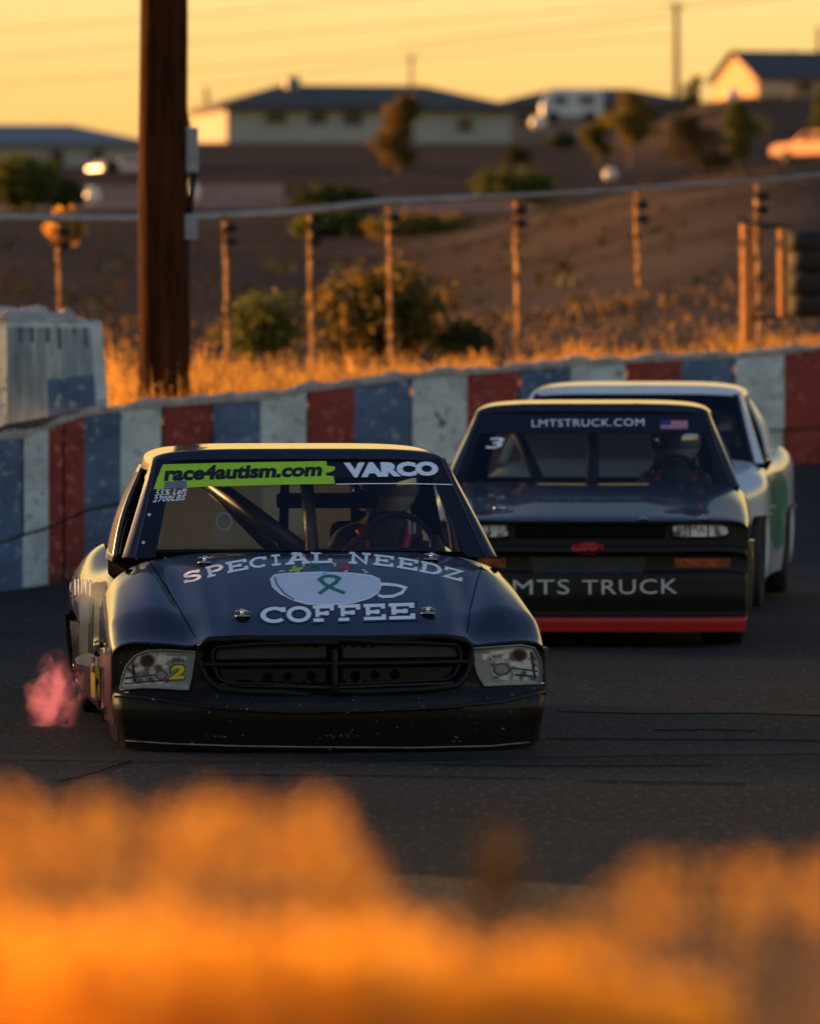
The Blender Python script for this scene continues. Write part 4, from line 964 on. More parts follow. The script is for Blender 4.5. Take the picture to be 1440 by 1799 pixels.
    wsh = patch('windshield', ws, lin(-1, 1, 25), lin(0, 1, 14), q['glass'], root)
    def ring(u, v): p = ws(u, v); p.y -= 0.0015; return p
    bu = q['bu']
    for b0, b1_ in ((-1, -bu), (bu, 1)): patch('glass_border', ring, lin(b0, b1_, 4), lin(0, 1, 14), M['border'], root)
    patch('glass_sill', ring, lin(-bu, bu, 20), lin(0, 0.05, 2), M['inner'], root)
    patch('visor_strip', lambda u, v: ws(u, v)+Vector((0, -0.0025, 0)), lin(-1, 1, 25), lin(q['banner'], 1, 4), M['banner'], root)
    yr0, yr1 = y1, q['roof_y1']; wo2 = wt+0.018; ze = zt-0.05
    def roof(t, v):
        st, ct = math.sin(R(t)), max(0, math.cos(R(t))); e = 2/4.2
        zr = zt+(q['roofz']-zt)*(0.70*smooth(v/0.07)+0.30*smooth(v/1.5+0.0)*2 if v < 0.75 else 1.0)-0.02*max(0, v-0.75)
        s = sgnp(st, e); wv = wo2+0.02*math.sin(math.pi*v)
        return Vector((wv*s, yr0-0.02+(yr1-yr0)*v+0.06*s*s*(1-v), ze+(zr-ze)*ct**e))
    rt = patch('roof', roof, [-90+180*i/60 for i in range(61)], [0, 0.02, 0.05, 0.08, 0.12, 0.16, 0.2, 0.25, 0.32]+lin(0.38, 1, 14), q.get('roofpaint', paint), root)
    # headliner
    patch('headliner', lambda u, v: Vector((u*wt, yr0+(yr1-yr0)*v, ze+0.02)), [-1, 0, 1], [0.02, 0.5, 1], M['inner'], root)
    for sd_ in (-1, 1):
        bm = bmesh.new(); prev = None; NV = 16
        for k in range(NV+1):
            v = k/NV; e0 = ws(sd_, v); e1 = ws(sd_*0.985, v)
            wk = 1-0.62*v; o1 = e0+Vector((sd_*0.024*wk, 0.0, 0.004)); o2 = e0+Vector((sd_*0.046*wk, 0.035, 0)); o3 = e0+Vector((sd_*0.042*wk, 0.10, -0.0)); o4 = e0+Vector((-sd_*0.01, 0.10, 0)); o5 = e1+Vector((0, -0.012, 0)); o6 = e0+Vector((sd_*0.012, -0.014, 0.002))
            rg = [bm.verts.new(p) for p in (o5, o6, o1, o2, o3, o4)]
            if prev:
                for i in range(6):
                    j = (i+1) % 6; f = bm.faces.new((prev[i], prev[j], rg[j], rg[i])); f.smooth = True
            prev = rg
        bm_obj('pillar', bm, q.get('roofpaint', paint), root)
        # rear quarter of the cab and door header
        def cq(u, v, sd_=sd_):
            yb, yt_ = q['roof_y1']-0.42+0.55*u+0.1*u, q['roof_y1']-0.30+0.30*u
            y = yb+(yt_-yb)*v; zbz = q['belt'](yb)-0.01
            bow = 0.025*math.sin(math.pi*v)
            return Vector((sd_*(wb+0.02+(wo2-wb-0.02)*v+bow), y, zbz+(ze+0.01-zbz)*v))
        patch('cab_quarter', cq, lin(0, 1, 6), lin(0, 1, 10), q.get('roofpaint', paint), root, thick=0.03)
        bm = bmesh.new(); tube(bm, [(sd_*(wt+0.0), yr0+0.03, ze+.005), (sd_*(wo2-.012), (yr0+yr1)/2, ze+0.005), (sd_*(wo2-.012), yr1-0.02, ze)], 0.022, 8); bm_obj('door_header', bm, q.get('roofpaint', paint), root)
        bm = bmesh.new(); box(bm, (sd_*(wb+0.01), (Lc+yr1)/2, q['belt'](2)-0.10), (0.05, yr1-Lc, 0.18)); bm_obj('door_sill', bm, M['inner'], root)
    # rear bulkhead with window opening
    def bk(u, v):
        yb, yt_ = yr1+0.22, yr1-0.01; zz = q['belt'](3)-0.10; return Vector((u*(wb+(wo2-wb)*v), yb+(yt_-yb)*v, zz+(ze+0.03-zz)*v))
    patch('rear_bulkhead', bk, [-1, -0.82, -0.03, 0.03, 0.82, 1], [0, 0.24, 0.80, 1], M['inner'], root, skip=lambda u, v: abs(u) < 0.82 and 0.24 < v < 0.80 and abs(u) > 0.03)
    patch('rear_window', lambda u, v: bk(u, v)+Vector((0, 0.012, 0)), lin(-0.84, 0.84, 6), [0.23, 0.5, 0.81], M['haze_pane'], root)
    # dash, cage, seat, steering wheel
    bm = bmesh.new(); box(bm, (0, Lc+0.27, zb0-0.13), (1.45, 0.32, 0.16)); bm_obj('dashboard', bm, M['inner'], root, bevel=0.03)
    for nm, pts, r in q['cage'](wb, wt, zb0, ze, Lc, y1, yr1):
        bm = bmesh.new(); tube(bm, pts, r, 10); bm_obj(nm, bm, q['cagemat'], root)
    sxp = q['seat']
    bm = bmesh.new(); box(bm, (sxp, yr1-0.42, 0.36), (0.46, 0.45, 0.12)); box(bm, (sxp, yr1-0.16, 0.64), (0.46, 0.10, 0.6), Matrix.Rotation(R(-12), 3, 'X')); box(bm, (sxp, yr1-0.05, 1.0), (0.26, 0.09, 0.2)); bm_obj('seat', bm, M['inner'], root, bevel=0.04)
    bm = bmesh.new(); c = Vector((sxp, Lc+0.50, zb0-0.01)); pts = [c+Vector((0.165*math.cos(2*math.pi*k/24), 0.05*math.sin(2*math.pi*k/24), 0.16*math.sin(2*math.pi*k/24))) for k in range(25)]
    tube(bm, pts, 0.014, 8, False); tube(bm, [c-Vector((0.16, 0, 0)), c, c+Vector((0.16, 0, 0))], 0.012, 6); tube(bm, [c, c+Vector((0, -0.3, -0.1))], 0.02, 6); bm_obj('steering_wheel', bm, M['rubber'], root)
    return root, rm, dict(hood=hood, bumper=bumper, sides=sides, ws=wsh, top=top, face=face, wsf=ws, roof=rt)

# ---- driver: one continuous body grown with the Skin modifier, helmet and visor as children
def driver(q, label, hz=0.0, helm=None):
    """seated at the wheel, arms reaching to the rim, belts and helmet on"""
    yr1, sxp, zb0, Lc = q['roof_y1'], q['seat'], q['cowlz'], q['cowl_y']
    rm = Matrix.Translation(Vector(q['loc'])) @ Matrix.Rotation(q['rz'], 4, 'Z')
    root = empty('person', rm @ Vector((sxp, yr1-0.42, 0.42)), q['rz']); tag(root, label, 'person', 'drivers at the wheel')
    off = Vector((sxp, yr1-0.42, 0.42)); V = []; E = []; RD = []
    def add(p, r, par=None):
        V.append(Vector(p)); RD.append(r)
        if par is not None: E.append((par, len(V)-1))
        return len(V)-1
    hh = q['headz']-0.42
    pel = add((0, 0.05, 0.06), 0.15); ab = add((0, 0.10, hh*0.26), 0.145, pel); ch = add((0, 0.15, hh*0.48), 0.165, ab); sh = add((0, 0.17, hh*0.62), 0.12, ch); nk = add((0, 0.15, hh*0.74), 0.062, sh); hd = add((0, 0.12, hh*0.90), 0.085, nk); add((0, 0.12, hh*1.02), 0.07, hd)
    for s in (-1, 1):
        s1 = add((s*0.19, 0.16, hh*0.60), 0.07, sh); el = add((s*0.25, -0.08, hh*0.36), 0.048, s1)
        wx = Vector((s*0.165, Lc+0.53-off.y, zb0+0.02-off.z)); wr_ = add(wx+Vector((s*0.03, 0.12, -0.03)), 0.032, el); pm = add(wx+Vector((s*0.015, 0.04, 0.0)), 0.036, wr_)
        for k in range(4):
            z = 0.028-0.019*k; L = (0.95, 1.08, 1.0, 0.8)[k]
            a = add(wx+Vector((s*0.018, -0.005, z)), 0.0105, pm); b = add(wx+Vector((s*0.008, -0.03*L, z)), 0.0095, a); add(wx+Vector((-s*0.016*L, -0.028*L, z)), 0.0085, b)
        a = add(wx+Vector((-s*0.012, 0.035, 0.03)), 0.012, pm); add(wx+Vector((-s*0.02, 0.005, 0.045)), 0.010, a)
        hp = add((s*0.10, -0.10, 0.06), 0.10, pel); kn = add((s*0.16, -0.42, 0.16), 0.07, hp); an = add((s*0.14, -0.74, 0.0), 0.045, kn); add((s*0.14, -0.86, 0.04), 0.04, an)
    me = bpy.data.meshes.new('body'); me.from_pydata([tuple(v) for v in V], E, []); me.materials.append(M['suit'])
    o = bpy.data.objects.new('body', me); C.objects.link(o); o.parent = root
    sk = o.modifiers.new('skin', 'SKIN'); sk.use_smooth_shade = True
    for i, d in enumerate(me.skin_vertices[0].data): d.radius = (RD[i], RD[i]); d.use_root = (i == 0)
    ss = o.modifiers.new('sub', 'SUBSURF'); ss.levels = 1; ss.render_levels = 2
    hc = Vector((0, 0.10, hh*0.95)); bm = bmesh.new(); bmesh.ops.create_uvsphere(bm, u_segments=32, v_segments=20, radius=0.162)
    for v in bm.verts:
        c = v.co; z = c.z/0.162; c.y *= 1.12; c.z *= 1.02
        if z < -0.2: c.y -= 0.03*(-z-0.2); c.x *= 1-0.12*(-z-0.2)
        v.co = c+hc
    bmesh.ops.delete(bm, geom=[f for f in bm.faces if f.calc_center_median().z < hc.z-0.12], context='FACES')
    h = bm_obj('helmet', bm, helm or M['helmet'], root, True)
    def vis(u, v):
        a = R(u); r = 0.170; return hc+Vector((r*math.sin(a)*math.cos(R(v)), -r*1.12*math.cos(a)*math.cos(R(v)), r*1.02*math.sin(R(v))))
    patch('visor', vis, lin(-68, 68, 18), lin(-16, 18, 7), M['helmet_vis'], h)
    bm = bmesh.new()
    for s in (-1, 1): tube(bm, [(s*0.10, 0.30, hh*0.62), (s*0.11, 0.06, hh*0.66), (s*0.06, -0.02, hh*0.42), (0, -0.06, 0.14)], 0.022, 6)
    bm_obj('harness', bm, M['d_red'], root)
    return root

# ================= truck one
def ramp(pts): return lambda y: sinterp(y, pts)
def feat1(x, y, v, s):
    a = abs(x); k = math.sin(math.pi*min(1, v*1.02))
    valley = -0.030*math.exp(-((a-0.60-0.06*v)/0.055)**2)*k
    crown = 0.012*math.exp(-((a-0.76)/0.07)**2)*smooth(v*2)*(1-smooth((v-0.75)/0.25))
    power = 0.016*smooth((0.50-a)/0.10)*smooth(v*4)*(1-smooth((v-0.85)/0.15))
    crease = 0.008*math.exp(-((a-0.52)/0.025)**2)*smooth(v*4)*(1-smooth((v-0.6)/0.3))
    lip = -0.050*smooth((a-0.50)/0.13)*(1-smooth(v/0.30))
    return valley+crown+power+crease+lip
q1 = dict(name='race_truck', loc=P(588, 1325, 30.5)*1, rz=R(5.4), label='front black race truck with the coffee cup on its hood and lime windshield banner',
    paint=M['black'], fascia=M['matte'], n=3.6, sweep=0.30, len=4.7, cowl_y=1.22, cowlz=0.835,
    w=[(0, 0.925), (0.5, 0.948), (1.0, 0.945), (2.0, 0.935), (3.5, 0.955), (4.7, 0.92)],
    zc=[(0, 0.492), (0.12, 0.53), (0.35, 0.60), (0.7, 0.705), (1.0, 0.785), (1.3, 0.845)],
    zl=ramp([(0, 0.42), (0.3, 0.43), (4.7, 0.46)]), lipz=0.492, botz=0.015,
    front=[(0.492, 0.0), (0.484, -0.008), (0.47, 0.012), (0.38, 0.012), (0.30, 0.014), (0.280, 0.002), (0.262, -0.018), (0.244, -0.038), (0.222, -0.054), (0.195, -0.062), (0.15, -0.060), (0.08, -0.045), (0.015, -0.03)],
    rock=ramp([(0, 0.02), (0.3, 0.03), (1.3, 0.07), (4.7, 0.14)]), wheels=(0.86, 3.62), wr=0.31, belt=ramp([(1.0, 0.80), (1.5, 0.775), (2.6, 0.76), (3.6, 0.78), (4.7, 0.80)]), bulge=0.09,
    wb=0.795, wt=0.655, zt=1.235, yt=1.90, roofz=1.300, roof_y1=2.75, glass=M['lexan'], bu=0.875, banner=0.80, feat=feat1, seat=0.43, headz=1.14, cagemat=M['cage'],
    cage=lambda wb, wt, z0, ze, L, y1, yr: [('cage_bar', [(-0.46, y1+0.35, ze-.01), (0.02, L+0.5, z0-.03)], 0.042), ('cage_bar', [(0.03, y1+0.05, ze), (0.03, L+0.28, z0-.06)], 0.030), ('cage_bar', [(-0.35, yr-0.1, ze-.1), (0.0, yr-0.1, z0-.1)], 0.03),
        ('cage_bar', [(-wt+.02, yr-.15, ze-.03), (wt-.02, yr-.15, ze-.03)], 0.03), ('cage_bar', [(-wt-.02, y1+.08, ze-.03), (-wb+.05, L+0.25, z0-.05)], 0.026), ('cage_bar', [(wt+.02, y1+.08, ze-.03), (wb-.05, L+0.25, z0-.05)], 0.026)])
q1['loc'] = (q1['loc'].x, 30.5, 0.0)
t1, rm1, b1 = make_truck(q1)
bvF = bvh_of([b1['bumper']]); bvH = bvh_of([b1['hood']]); bvW = bvh_of([b1['ws']]); bvS = bvh_of(b1['sides'])
bvFH = bvh_of([b1['bumper'], b1['hood']])
# grille: recessed panel, surround, cross bars, slots
def ringpoly(pts, off, name, bvh, rm, m, parent, r, closed=True):
    P3 = []
    for x, y in pts:
        o, d = ray_local(rm, x, y); h = bvh.ray_cast(o, d)
        if h[0] is None: continue
        P3.append(h[0]+Vector((0, -off, 0)))
    if closed: P3.append(P3[0].copy()); P3.append(P3[1].copy())
    bm = bmesh.new(); tube(bm, P3, r, 8, not closed); return bm_obj(name, bm, m, parent)
def rrect(x0, y0, x1, y1, r, n=5, sk=0):
    pts = []
    for cx, cy, a in ((x1-r, y0+r, -90), (x1-r, y1-r, 0), (x0+r, y1-r, 90), (x0+r, y0+r, 180)):
        for k in range(n+1): t = R(a+90*k/n); pts.append((cx+r*math.cos(t), cy+r*math.sin(t)))
    return pts
gr_out = [(350, 1160), (352, 1135), (366, 1124), (450, 1120), (588, 1117), (720, 1118), (808, 1120), (824, 1132), (828, 1160), (818, 1188), (800, 1205), (740, 1212), (588, 1218), (440, 1216), (385, 1210), (362, 1190)]
def densify(pts, k=3, closed=True):
    out = []; n = len(pts)
    for i in range(n if closed else n-1):
        a, b = pts[i], pts[(i+1) % n]; out += [(a[0]+(b[0]-a[0])*j/k, a[1]+(b[1]-a[1])*j/k) for j in range(k)]
    if not closed: out.append(pts[-1])
    return out
gpan = decal('grille', bvF, rm1, gr_out, [tuple(range(len(gr_out)))], M['inner'], t1, 0.004, 14)
ringpoly(densify(gr_out), 0.008, 'grille_surround', bvF, rm1, M['grille'], gpan, 0.015)
g_in = [(373, 1162), (373, 1146), (382, 1136), (460, 1131), (588, 1128), (720, 1129), (800, 1132), (808, 1145), (808, 1162), (798, 1184), (784, 1194), (588, 1204), (400, 1201), (382, 1190)]
ringpoly(densify(g_in), 0.018, 'grille_inner_ring', bvF, rm1, M['grille'], gpan, 0.009)
decal('upper_mesh', bvF, rm1, [(380, 1135), (572, 1130), (572, 1156), (380, 1158)], [(0, 1, 2, 3)], M['grille_panel'], gpan, 0.008, 14)
decal('upper_mesh', bvF, rm1, [(602, 1130), (802, 1134), (802, 1154), (602, 1156)], [(0, 1, 2, 3)], M['grille_panel'], gpan, 0.008, 14)
decal('lower_plate', bvF, rm1, [(384, 1176), (572, 1174), (572, 1200), (396, 1198)], [(0, 1, 2, 3)], M['grille'], gpan, 0.0085, 14)
decal('lower_plate', bvF, rm1, [(602, 1174), (796, 1172), (786, 1193), (602, 1200)], [(0, 1, 2, 3)], M['grille'], gpan, 0.0085, 14)
for x, y, r in ((470, 1190, 9), (505, 1189, 8), (546, 1188, 9), (624, 1188, 9), (658, 1186, 8), (693, 1185, 9)):
    decal('air_hole', bvF, rm1, [(x+r*math.cos(k*math.pi/7), y+r*1.05*math.sin(k*math.pi/7)) for k in range(14)], [tuple(range(14))], M['inner'], gpan, 0.011, 14)
ringpoly([(586, 1118), (587, 1140), (587, 1165), (587, 1190), (588, 1216)], 0.030, 'centre_bar', bvF, rm1, M['grille'], gpan, 0.014, False)
ringpoly(densify([(356, 1168), (470, 1167), (588, 1166), (700, 1165), (822, 1162)], 3, False), 0.022, 'cross_bar', bvF, rm1, M['grille'], gpan, 0.010, False)
ringpoly(densify([(376, 1203), (588, 1208), (796, 1200)], 4, False), 0.014, 'lower_trim', bvF, rm1, M['grille_panel'], gpan, 0.006, False)
# headlights
def headlamp(pts, items, flip):
    n_ = len(pts); h = decal('headlight', bvFH, rm1, pts, [tuple(range(n_))], M['lampgrey'], t1, 0.005, 10)
    for nm, pl, m, off in items: decal(nm, bvFH, rm1, pl, [tuple(range(len(pl)))], m, h, off, 8)
    ringpoly(densify(pts, 2), 0.009, 'lamp_rim', bvFH, rm1, M['lampgrey'], h, 0.004)
    return h
circ = lambda x, y, rx, ry, n=14: [(x+rx*math.cos(2*math.pi*k/n), y+ry*math.sin(2*math.pi*k/n)) for k in range(n)]
hl = headlamp([(211, 1212), (214, 1192), (222, 1170), (236, 1153), (256, 1144), (290, 1142), (343, 1145), (337, 1180), (331, 1212), (290, 1209), (250, 1208)],
    [('reflector', [(216, 1206), (219, 1186), (230, 1164), (246, 1151), (290, 1147), (296, 1176), (298, 1203), (250, 1204)], M['lampback'], 0.007), ('lamp_bowl', circ(259, 1161, 15, 13), M['chrome'], 0.009), ('bulb_recess', circ(259, 1161, 11, 10), M['lampdark'], 0.011), ('lamp_bowl', circ(284, 1186, 12, 9), M['chrome'], 0.009), ('bulb_recess', circ(284, 1186, 8, 6), M['lampgrey'], 0.011),
     ('lamp_divider', [(232, 1170), (236, 1166), (240, 1200), (236, 1202)], M['lampdark'], 0.010), ('lamp_divider', [(220, 1190), (292, 1182), (292, 1185), (220, 1194)], M['chrome'], 0.010), ('lamp_divider', [(218, 1200), (290, 1194), (290, 1196), (218, 1203)], M['lampdark'], 0.0105),
     ('lamp_cover', [(291, 1152), (328, 1153), (326, 1163), (292, 1162)], M['lampback'], 0.010)], 1)
text_decal('number', '2', bvFH, rm1, (294, 1196), (327, 1195), (29, 29), M['ink'], hl, 0.09, 0.15, 0.012)
text_decal('number_face', '2', bvFH, rm1, (297, 1194), (325, 1193), (25, 25), M['yellow'], hl, 0.05, 0.15, 0.014)
hr = headlamp([(828, 1139), (862, 1137), (915, 1133), (938, 1138), (948, 1158), (952, 1182), (949, 1201), (900, 1203), (850, 1205), (838, 1185), (832, 1160)],
    [('reflector', [(860, 1143), (914, 1139), (933, 1143), (942, 1160), (946, 1182), (944, 1196), (900, 1197), (866, 1192), (860, 1165)], M['lampback'], 0.007), ('lamp_bowl', circ(911, 1151, 15, 12), M['chrome'], 0.009), ('bulb_recess', circ(911, 1151, 11, 9), M['lampdark'], 0.011), ('lamp_bowl', circ(880, 1176, 16, 12), M['chrome'], 0.009), ('bulb_recess', circ(880, 1176, 11, 8), M['lampgrey'], 0.011),
     ('lamp_divider', [(930, 1146), (934, 1145), (941, 1192), (937, 1194)], M['lampdark'], 0.010), ('lamp_divider', [(898, 1172), (944, 1178), (944, 1181), (898, 1175)], M['chrome'], 0.010), ('lamp_cover', [(846, 1150), (884, 1146), (884, 1157), (848, 1160)], M['lampback'], 0.010), ('lamp_divider', [(904, 1184), (944, 1188), (944, 1190), (904, 1187)], M['lampdark'], 0.0105)], -1)
# side markers, tow bracket scuffs, splitter lip
for pl in ([(213, 1217), (226, 1216), (226, 1219), (213, 1220)], [(948, 1199), (962, 1198), (962, 1201), (948, 1202)]): decal('side_marker', bvFH, rm1, pl, [(0, 1, 2, 3)], M['shinywhite'], t1, 0.008, 8)
def scuff(pts, r_=0.004): 
    return ringpoly(pts, 0.003, 'scuffed_lip', bvF, rm1, M['steel'], t1, r_, False)
M['scuff'] = mat('scuffed_edge', (0.10, 0.09, 0.085), 0.6, col2=(0.25, 0.23, 0.21), scale=20)
ringpoly(densify([(200, 1300), (300, 1307), (420, 1311), (560, 1313), (720, 1314), (860, 1311), (945, 1303)], 5, False), 0.004, 'splitter_lip', bvF, rm1, M['scuff'], t1, 0.0035, False)
for x0, y0 in ((592, 1292), (380, 1296), (800, 1298)):
    rnd = random.Random(x0)
    for k in range(9 if x0 == 592 else 4):
        x, y = x0+rnd.uniform(-38, 38)*(1 if x0 == 592 else .35), y0+rnd.uniform(-5, 5); decal('scrape', bvF, rm1, [(x, y), (x+rnd.uniform(3, 8), y-1), (x+rnd.uniform(3, 8), y+1.2)], [(0, 1, 2)], M['scuff'], b1['bumper'], 0.004, 10)
ringpoly(densify([(205, 1222), (260, 1228), (360, 1243), (500, 1252), (640, 1250), (780, 1244), (880, 1234), (955, 1216)], 4, False), -0.012, 'bumper_crease', bvF, rm1, M['matte'], b1['bumper'], 0.016, False)
# hood pins
for x, y in ((426, 1084), (752, 1079), (360, 990), (757, 984)):
    o, d = ray_local(rm1, x, y); h = bvH.ray_cast(o, d)[0]
    bm = bmesh.new(); lathe(bm, [(0.0, 0.034), (0.004, 0.033), (0.006, 0.026), (0.006, 0.001)], 20, 'z', h+Vector((0, 0, 0.004))); pn = bm_obj('hood_pin', bm, M['steel'], t1)
    bm = bmesh.new(); tube(bm, [h+Vector((0, 0, 0)), h+Vector((0, 0, 0.035))], 0.008, 8); tube(bm, [h+Vector((-0.03, -0.01, 0.026)), h+Vector((0.01, 0.0, 0.028)), h+Vector((0.035, 0.012, 0.015))], 0.004, 6); bm_obj('pin_clip', bm, M['chrome'], pn)
for pl in ([(262, 986), (290, 1028), (322, 1082), (343, 1120)], [(852, 980), (838, 1020), (826, 1068), (820, 1112)]):
    vs, fs = ribbon(densify(pl, 4, False), 1.4, 1.8); decal('panel_gap', bvH, rm1, vs, fs, M['inner'], b1['hood'], 0.0036, 8)
# hood lettering
base1 = lambda x: 989+35*((x-575)/245)**2
h1 = lambda x: 19-1.5*abs((x-575)/245)
SPX = [(322, 355), (362, 394), (398, 434), (438, 470), (473, 497), (502, 544), (545, 582), (613, 650), (655, 690), (697, 732), (736, 775), (778, 812)]
slab('hood_lettering', 'SPECIALNEEDZ', bvH, rm1, SPX, base1, h1, M['decal_white'], t1, 0.20, 0.004)
base2 = lambda x: 1095-0.028*(x-457)
CX_ = [(457, 503), (504, 546), (549, 586), (593, 632), (638, 676), (682, 727)]
h2 = lambda x: 27
slab('lettering_outline', 'COFFEE', bvH, rm1, CX_, base2, h2, M['decal_navy'], t1, 0.20, 0.0035, 0.24)
slab('hood_lettering', 'COFFEE', bvH, rm1, CX_, base2, h2, M['decal_white'], t1, 0.21, 0.006)
cup = [(475, 1018), (482, 1011), (500, 1008.5), (560, 1006), (620, 1008), (652, 1012), (666, 1018), (669, 1030), (664, 1042), (648, 1052), (620, 1060), (580, 1063), (540, 1062), (515, 1055), (493, 1044), (479, 1032)]
cp = decal('cup_emblem', bvH, rm1, cup, [tuple(range(len(cup)))], M['decal_cup'], t1, 0.005, 8)
vs, fs = ribbon([(667, 1027), (680, 1027), (698, 1029), (712, 1033), (706, 1042), (690, 1048), (672, 1049), (664, 1046)], 5, 5); decal('cup_handle', bvH, rm1, vs, fs, M['decal_white'], cp, 0.006, 6)
vs, fs = ribbon(cup+[cup[0]], 2.0, 2.0); decal('cup_outline', bvH, rm1, vs, fs, M['decal_white'], cp, 0.0068, 6)
vs, fs = ribbon([(482, 1014), (487, 1028), (500, 1044), (516, 1054)], 2.2, 2.2); decal('cup_shade', bvH, rm1, vs, fs, M['decal_navy'], cp, 0.0075, 6)
vs, fs = ribbon([(560, 1044), (574, 1034), (590, 1024), (595, 1017), (588, 1013.5), (578, 1012.5), (568, 1014), (562, 1019), (570, 1027), (585, 1035), (606, 1043)], 5.2, 7.5); decal('ribbon_emblem', bvH, rm1, vs, fs, M['decal_green'], cp, 0.009, 5)
for x, y, mm in ((520, 1001, 'd_lgreen'), (558, 992, 'decal_green'), (567, 1003, 'd_blue'), (608, 996, 'd_red')):
    for k in range(5):
        dx, dy = ((0, 0), (-9, 2), (9, -2), (3, 4), (-3, -4))[k]; decal('puzzle_piece', bvH, rm1, circ(x+dx, y+dy, 7 if k == 0 else 4, 4 if k == 0 else 2.5, 10), [tuple(range(10))], M[mm], cp, 0.004+0.0006*k, 8)
for pl in ([(490, 1006), (494, 1003), (500, 1004)], [(530, 993), (536, 989), (533, 996)], [(583, 989), (590, 992), (586, 996)], [(604, 1005), (612, 1001), (608, 1006)], [(636, 1001), (646, 1006), (640, 1007)]):
    vs, fs = ribbon(pl, 1.5, 1.5); decal('steam_mark', bvH, rm1, vs, fs, M['decal_white'], cp, 0.005, 6)
# windshield banner and lettering
ban = [(286, 817), (400, 814), (520, 812), (573, 811), (574, 819), (588, 821), (588, 827), (572, 829), (572, 836), (586, 838), (588, 851), (480, 853), (360, 856), (270, 861), (276, 842)]
bn = decal('windshield_banner', bvW, rm1, ban, [tuple(range(len(ban)))], M['lime'], t1, 0.014, 12)
text_decal('banner_lettering', 'race4autism.com', bvW, rm1, (288, 847), (564, 838), (27, 24), M['ink'], bn, 0.045, 0.0, 0.019, 4)
text_decal('banner_lettering', 'VARCO', bvW, rm1, (606, 841), (771, 837), (27, 25), M['decal_white'], t1, 0.065, 0.0, 0.019, -3)
text_decal('weight_lettering', '55% Left', bvW, rm1, (272, 873), (328, 869), (11, 11), M['decal_white'], t1, 0.02, 0.2, 0.018, 2, 1.1)
text_decal('weight_lettering', '2700LBS', bvW, rm1, (268, 884), (325, 880), (10, 10), M['decal_white'], t1, 0.02, 0.2, 0.018, 2, 1.1)
decal('tape_patch', bvW, rm1, [(290, 848), (328, 846), (328, 858), (288, 860)], [(0, 1, 2, 3)], M['slate'], t1, 0.021, 12)
vs, fs = ribbon([(590, 852), (640, 851), (720, 851), (805, 853)], 1.6, 1.6); decal('banner_line', bvW, rm1, vs, fs, M['decal_white'], t1, 0.018, 12)
for x, y in ((262, 905), (252, 954), (804, 865), (826, 907), (848, 951)): decal('rivet', bvW, rm1, circ(x, y, 3, 3, 8), [tuple(range(8))], M['shinywhite'], t1, 0.012, 8)
# rear view mirror, window net, sun sticker
def wbox(px0, py0, px1, py1, yl, dep, m, name, bev=0.02):
    D = 30.5+yl; inv = rm1.inverted(); a, b = inv @ P(px0, py1, D), inv @ P(px1, py0, D)
    bm = bmesh.new(); box(bm, (a+b)/2, (b.x-a.x, dep, b.z-a.z)); return bm_obj(name, bm, m, t1, bevel=bev)
wbox(485, 866, 665, 893, 2.1, 0.04, M['inner'], 'mirror', 0.015)
wbox(716, 905, 722, 938, 2.3, 0.01, M['net'], 'net_strap', 0.002); wbox(725, 905, 730, 938, 2.3, 0.01, M['net'], 'net_strap', 0.002)
wbox(742, 928, 755, 950, 2.2, 0.02, M['shinywhite'], 'gauge', 0.004)
vs, fs = ribbon(circ(394, 917, 13, 15, 16)+[(407, 917)], 4, 4)
M['ghost'] = mat('sticker_grey', (0.16, 0.17, 0.16), 0.6)
decal('sun_sticker', bvW, rm1, vs, fs, M['ghost'], t1, 0.011, 8)
# flank graphics and a painted light reflection on the photo's left side
bvL = bvh_of([o for o in b1['sides']])
M['shiny_lit'] = M['white']
def side_decal(pl, mm, off): decal('side_graphic_or_glint', bvL, rm1, pl, [tuple(range(len(pl)))], M[mm], t1, off, 10)
side_decal([(110, 1160), (200, 1150), (200, 1275), (110, 1262)], 'maroon', 0.004)
side_decal([(160, 1172), (175, 1172), (175, 1228), (160, 1224)], 'yellow', 0.007)
side_decal([(134, 1180), (150, 1184), (148, 1212), (134, 1228)], 'pink', 0.0065)
side_decal([(134, 1234), (146, 1240), (150, 1258), (132, 1254)], 'pink', 0.0065)
side_decal([(141, 1052), (159, 1054), (157, 1148), (139, 1148)], 'slate', 0.005)
side_decal([(166, 1040), (184, 1040), (184, 1150), (164, 1150)], 'slate', 0.005)
side_decal([(157, 1052), (165, 1052), (163, 1150), (155, 1150)], 'teal', 0.006)
side_decal([(118, 1022), (186, 1022), (186, 1050), (118, 1060)], 'maroon', 0.004)
for i, x in enumerate((122, 131, 137, 143, 150, 157)): side_decal([(x, 1018), (x+3, 1018), (x+2.5, 1040+i % 3*5), (x, 1040+i % 2*6)], 'decal_white', 0.007)
side_decal([(132, 1158), (142, 1150), (160, 1148), (174, 1156), (176, 1166), (170, 1173), (150, 1170), (136, 1166)], 'shinyw', 0.010) if 'shinyw' in M else side_decal([(132, 1158), (142, 1150), (160, 1148), (174, 1156), (176, 1166), (170, 1173), (150, 1170), (136, 1166)], 'white', 0.010)  # white oval painted on to stand for a light reflection
driver(q1, 'driver in dark suit and helmet behind the windshield of the front coffee cup truck')

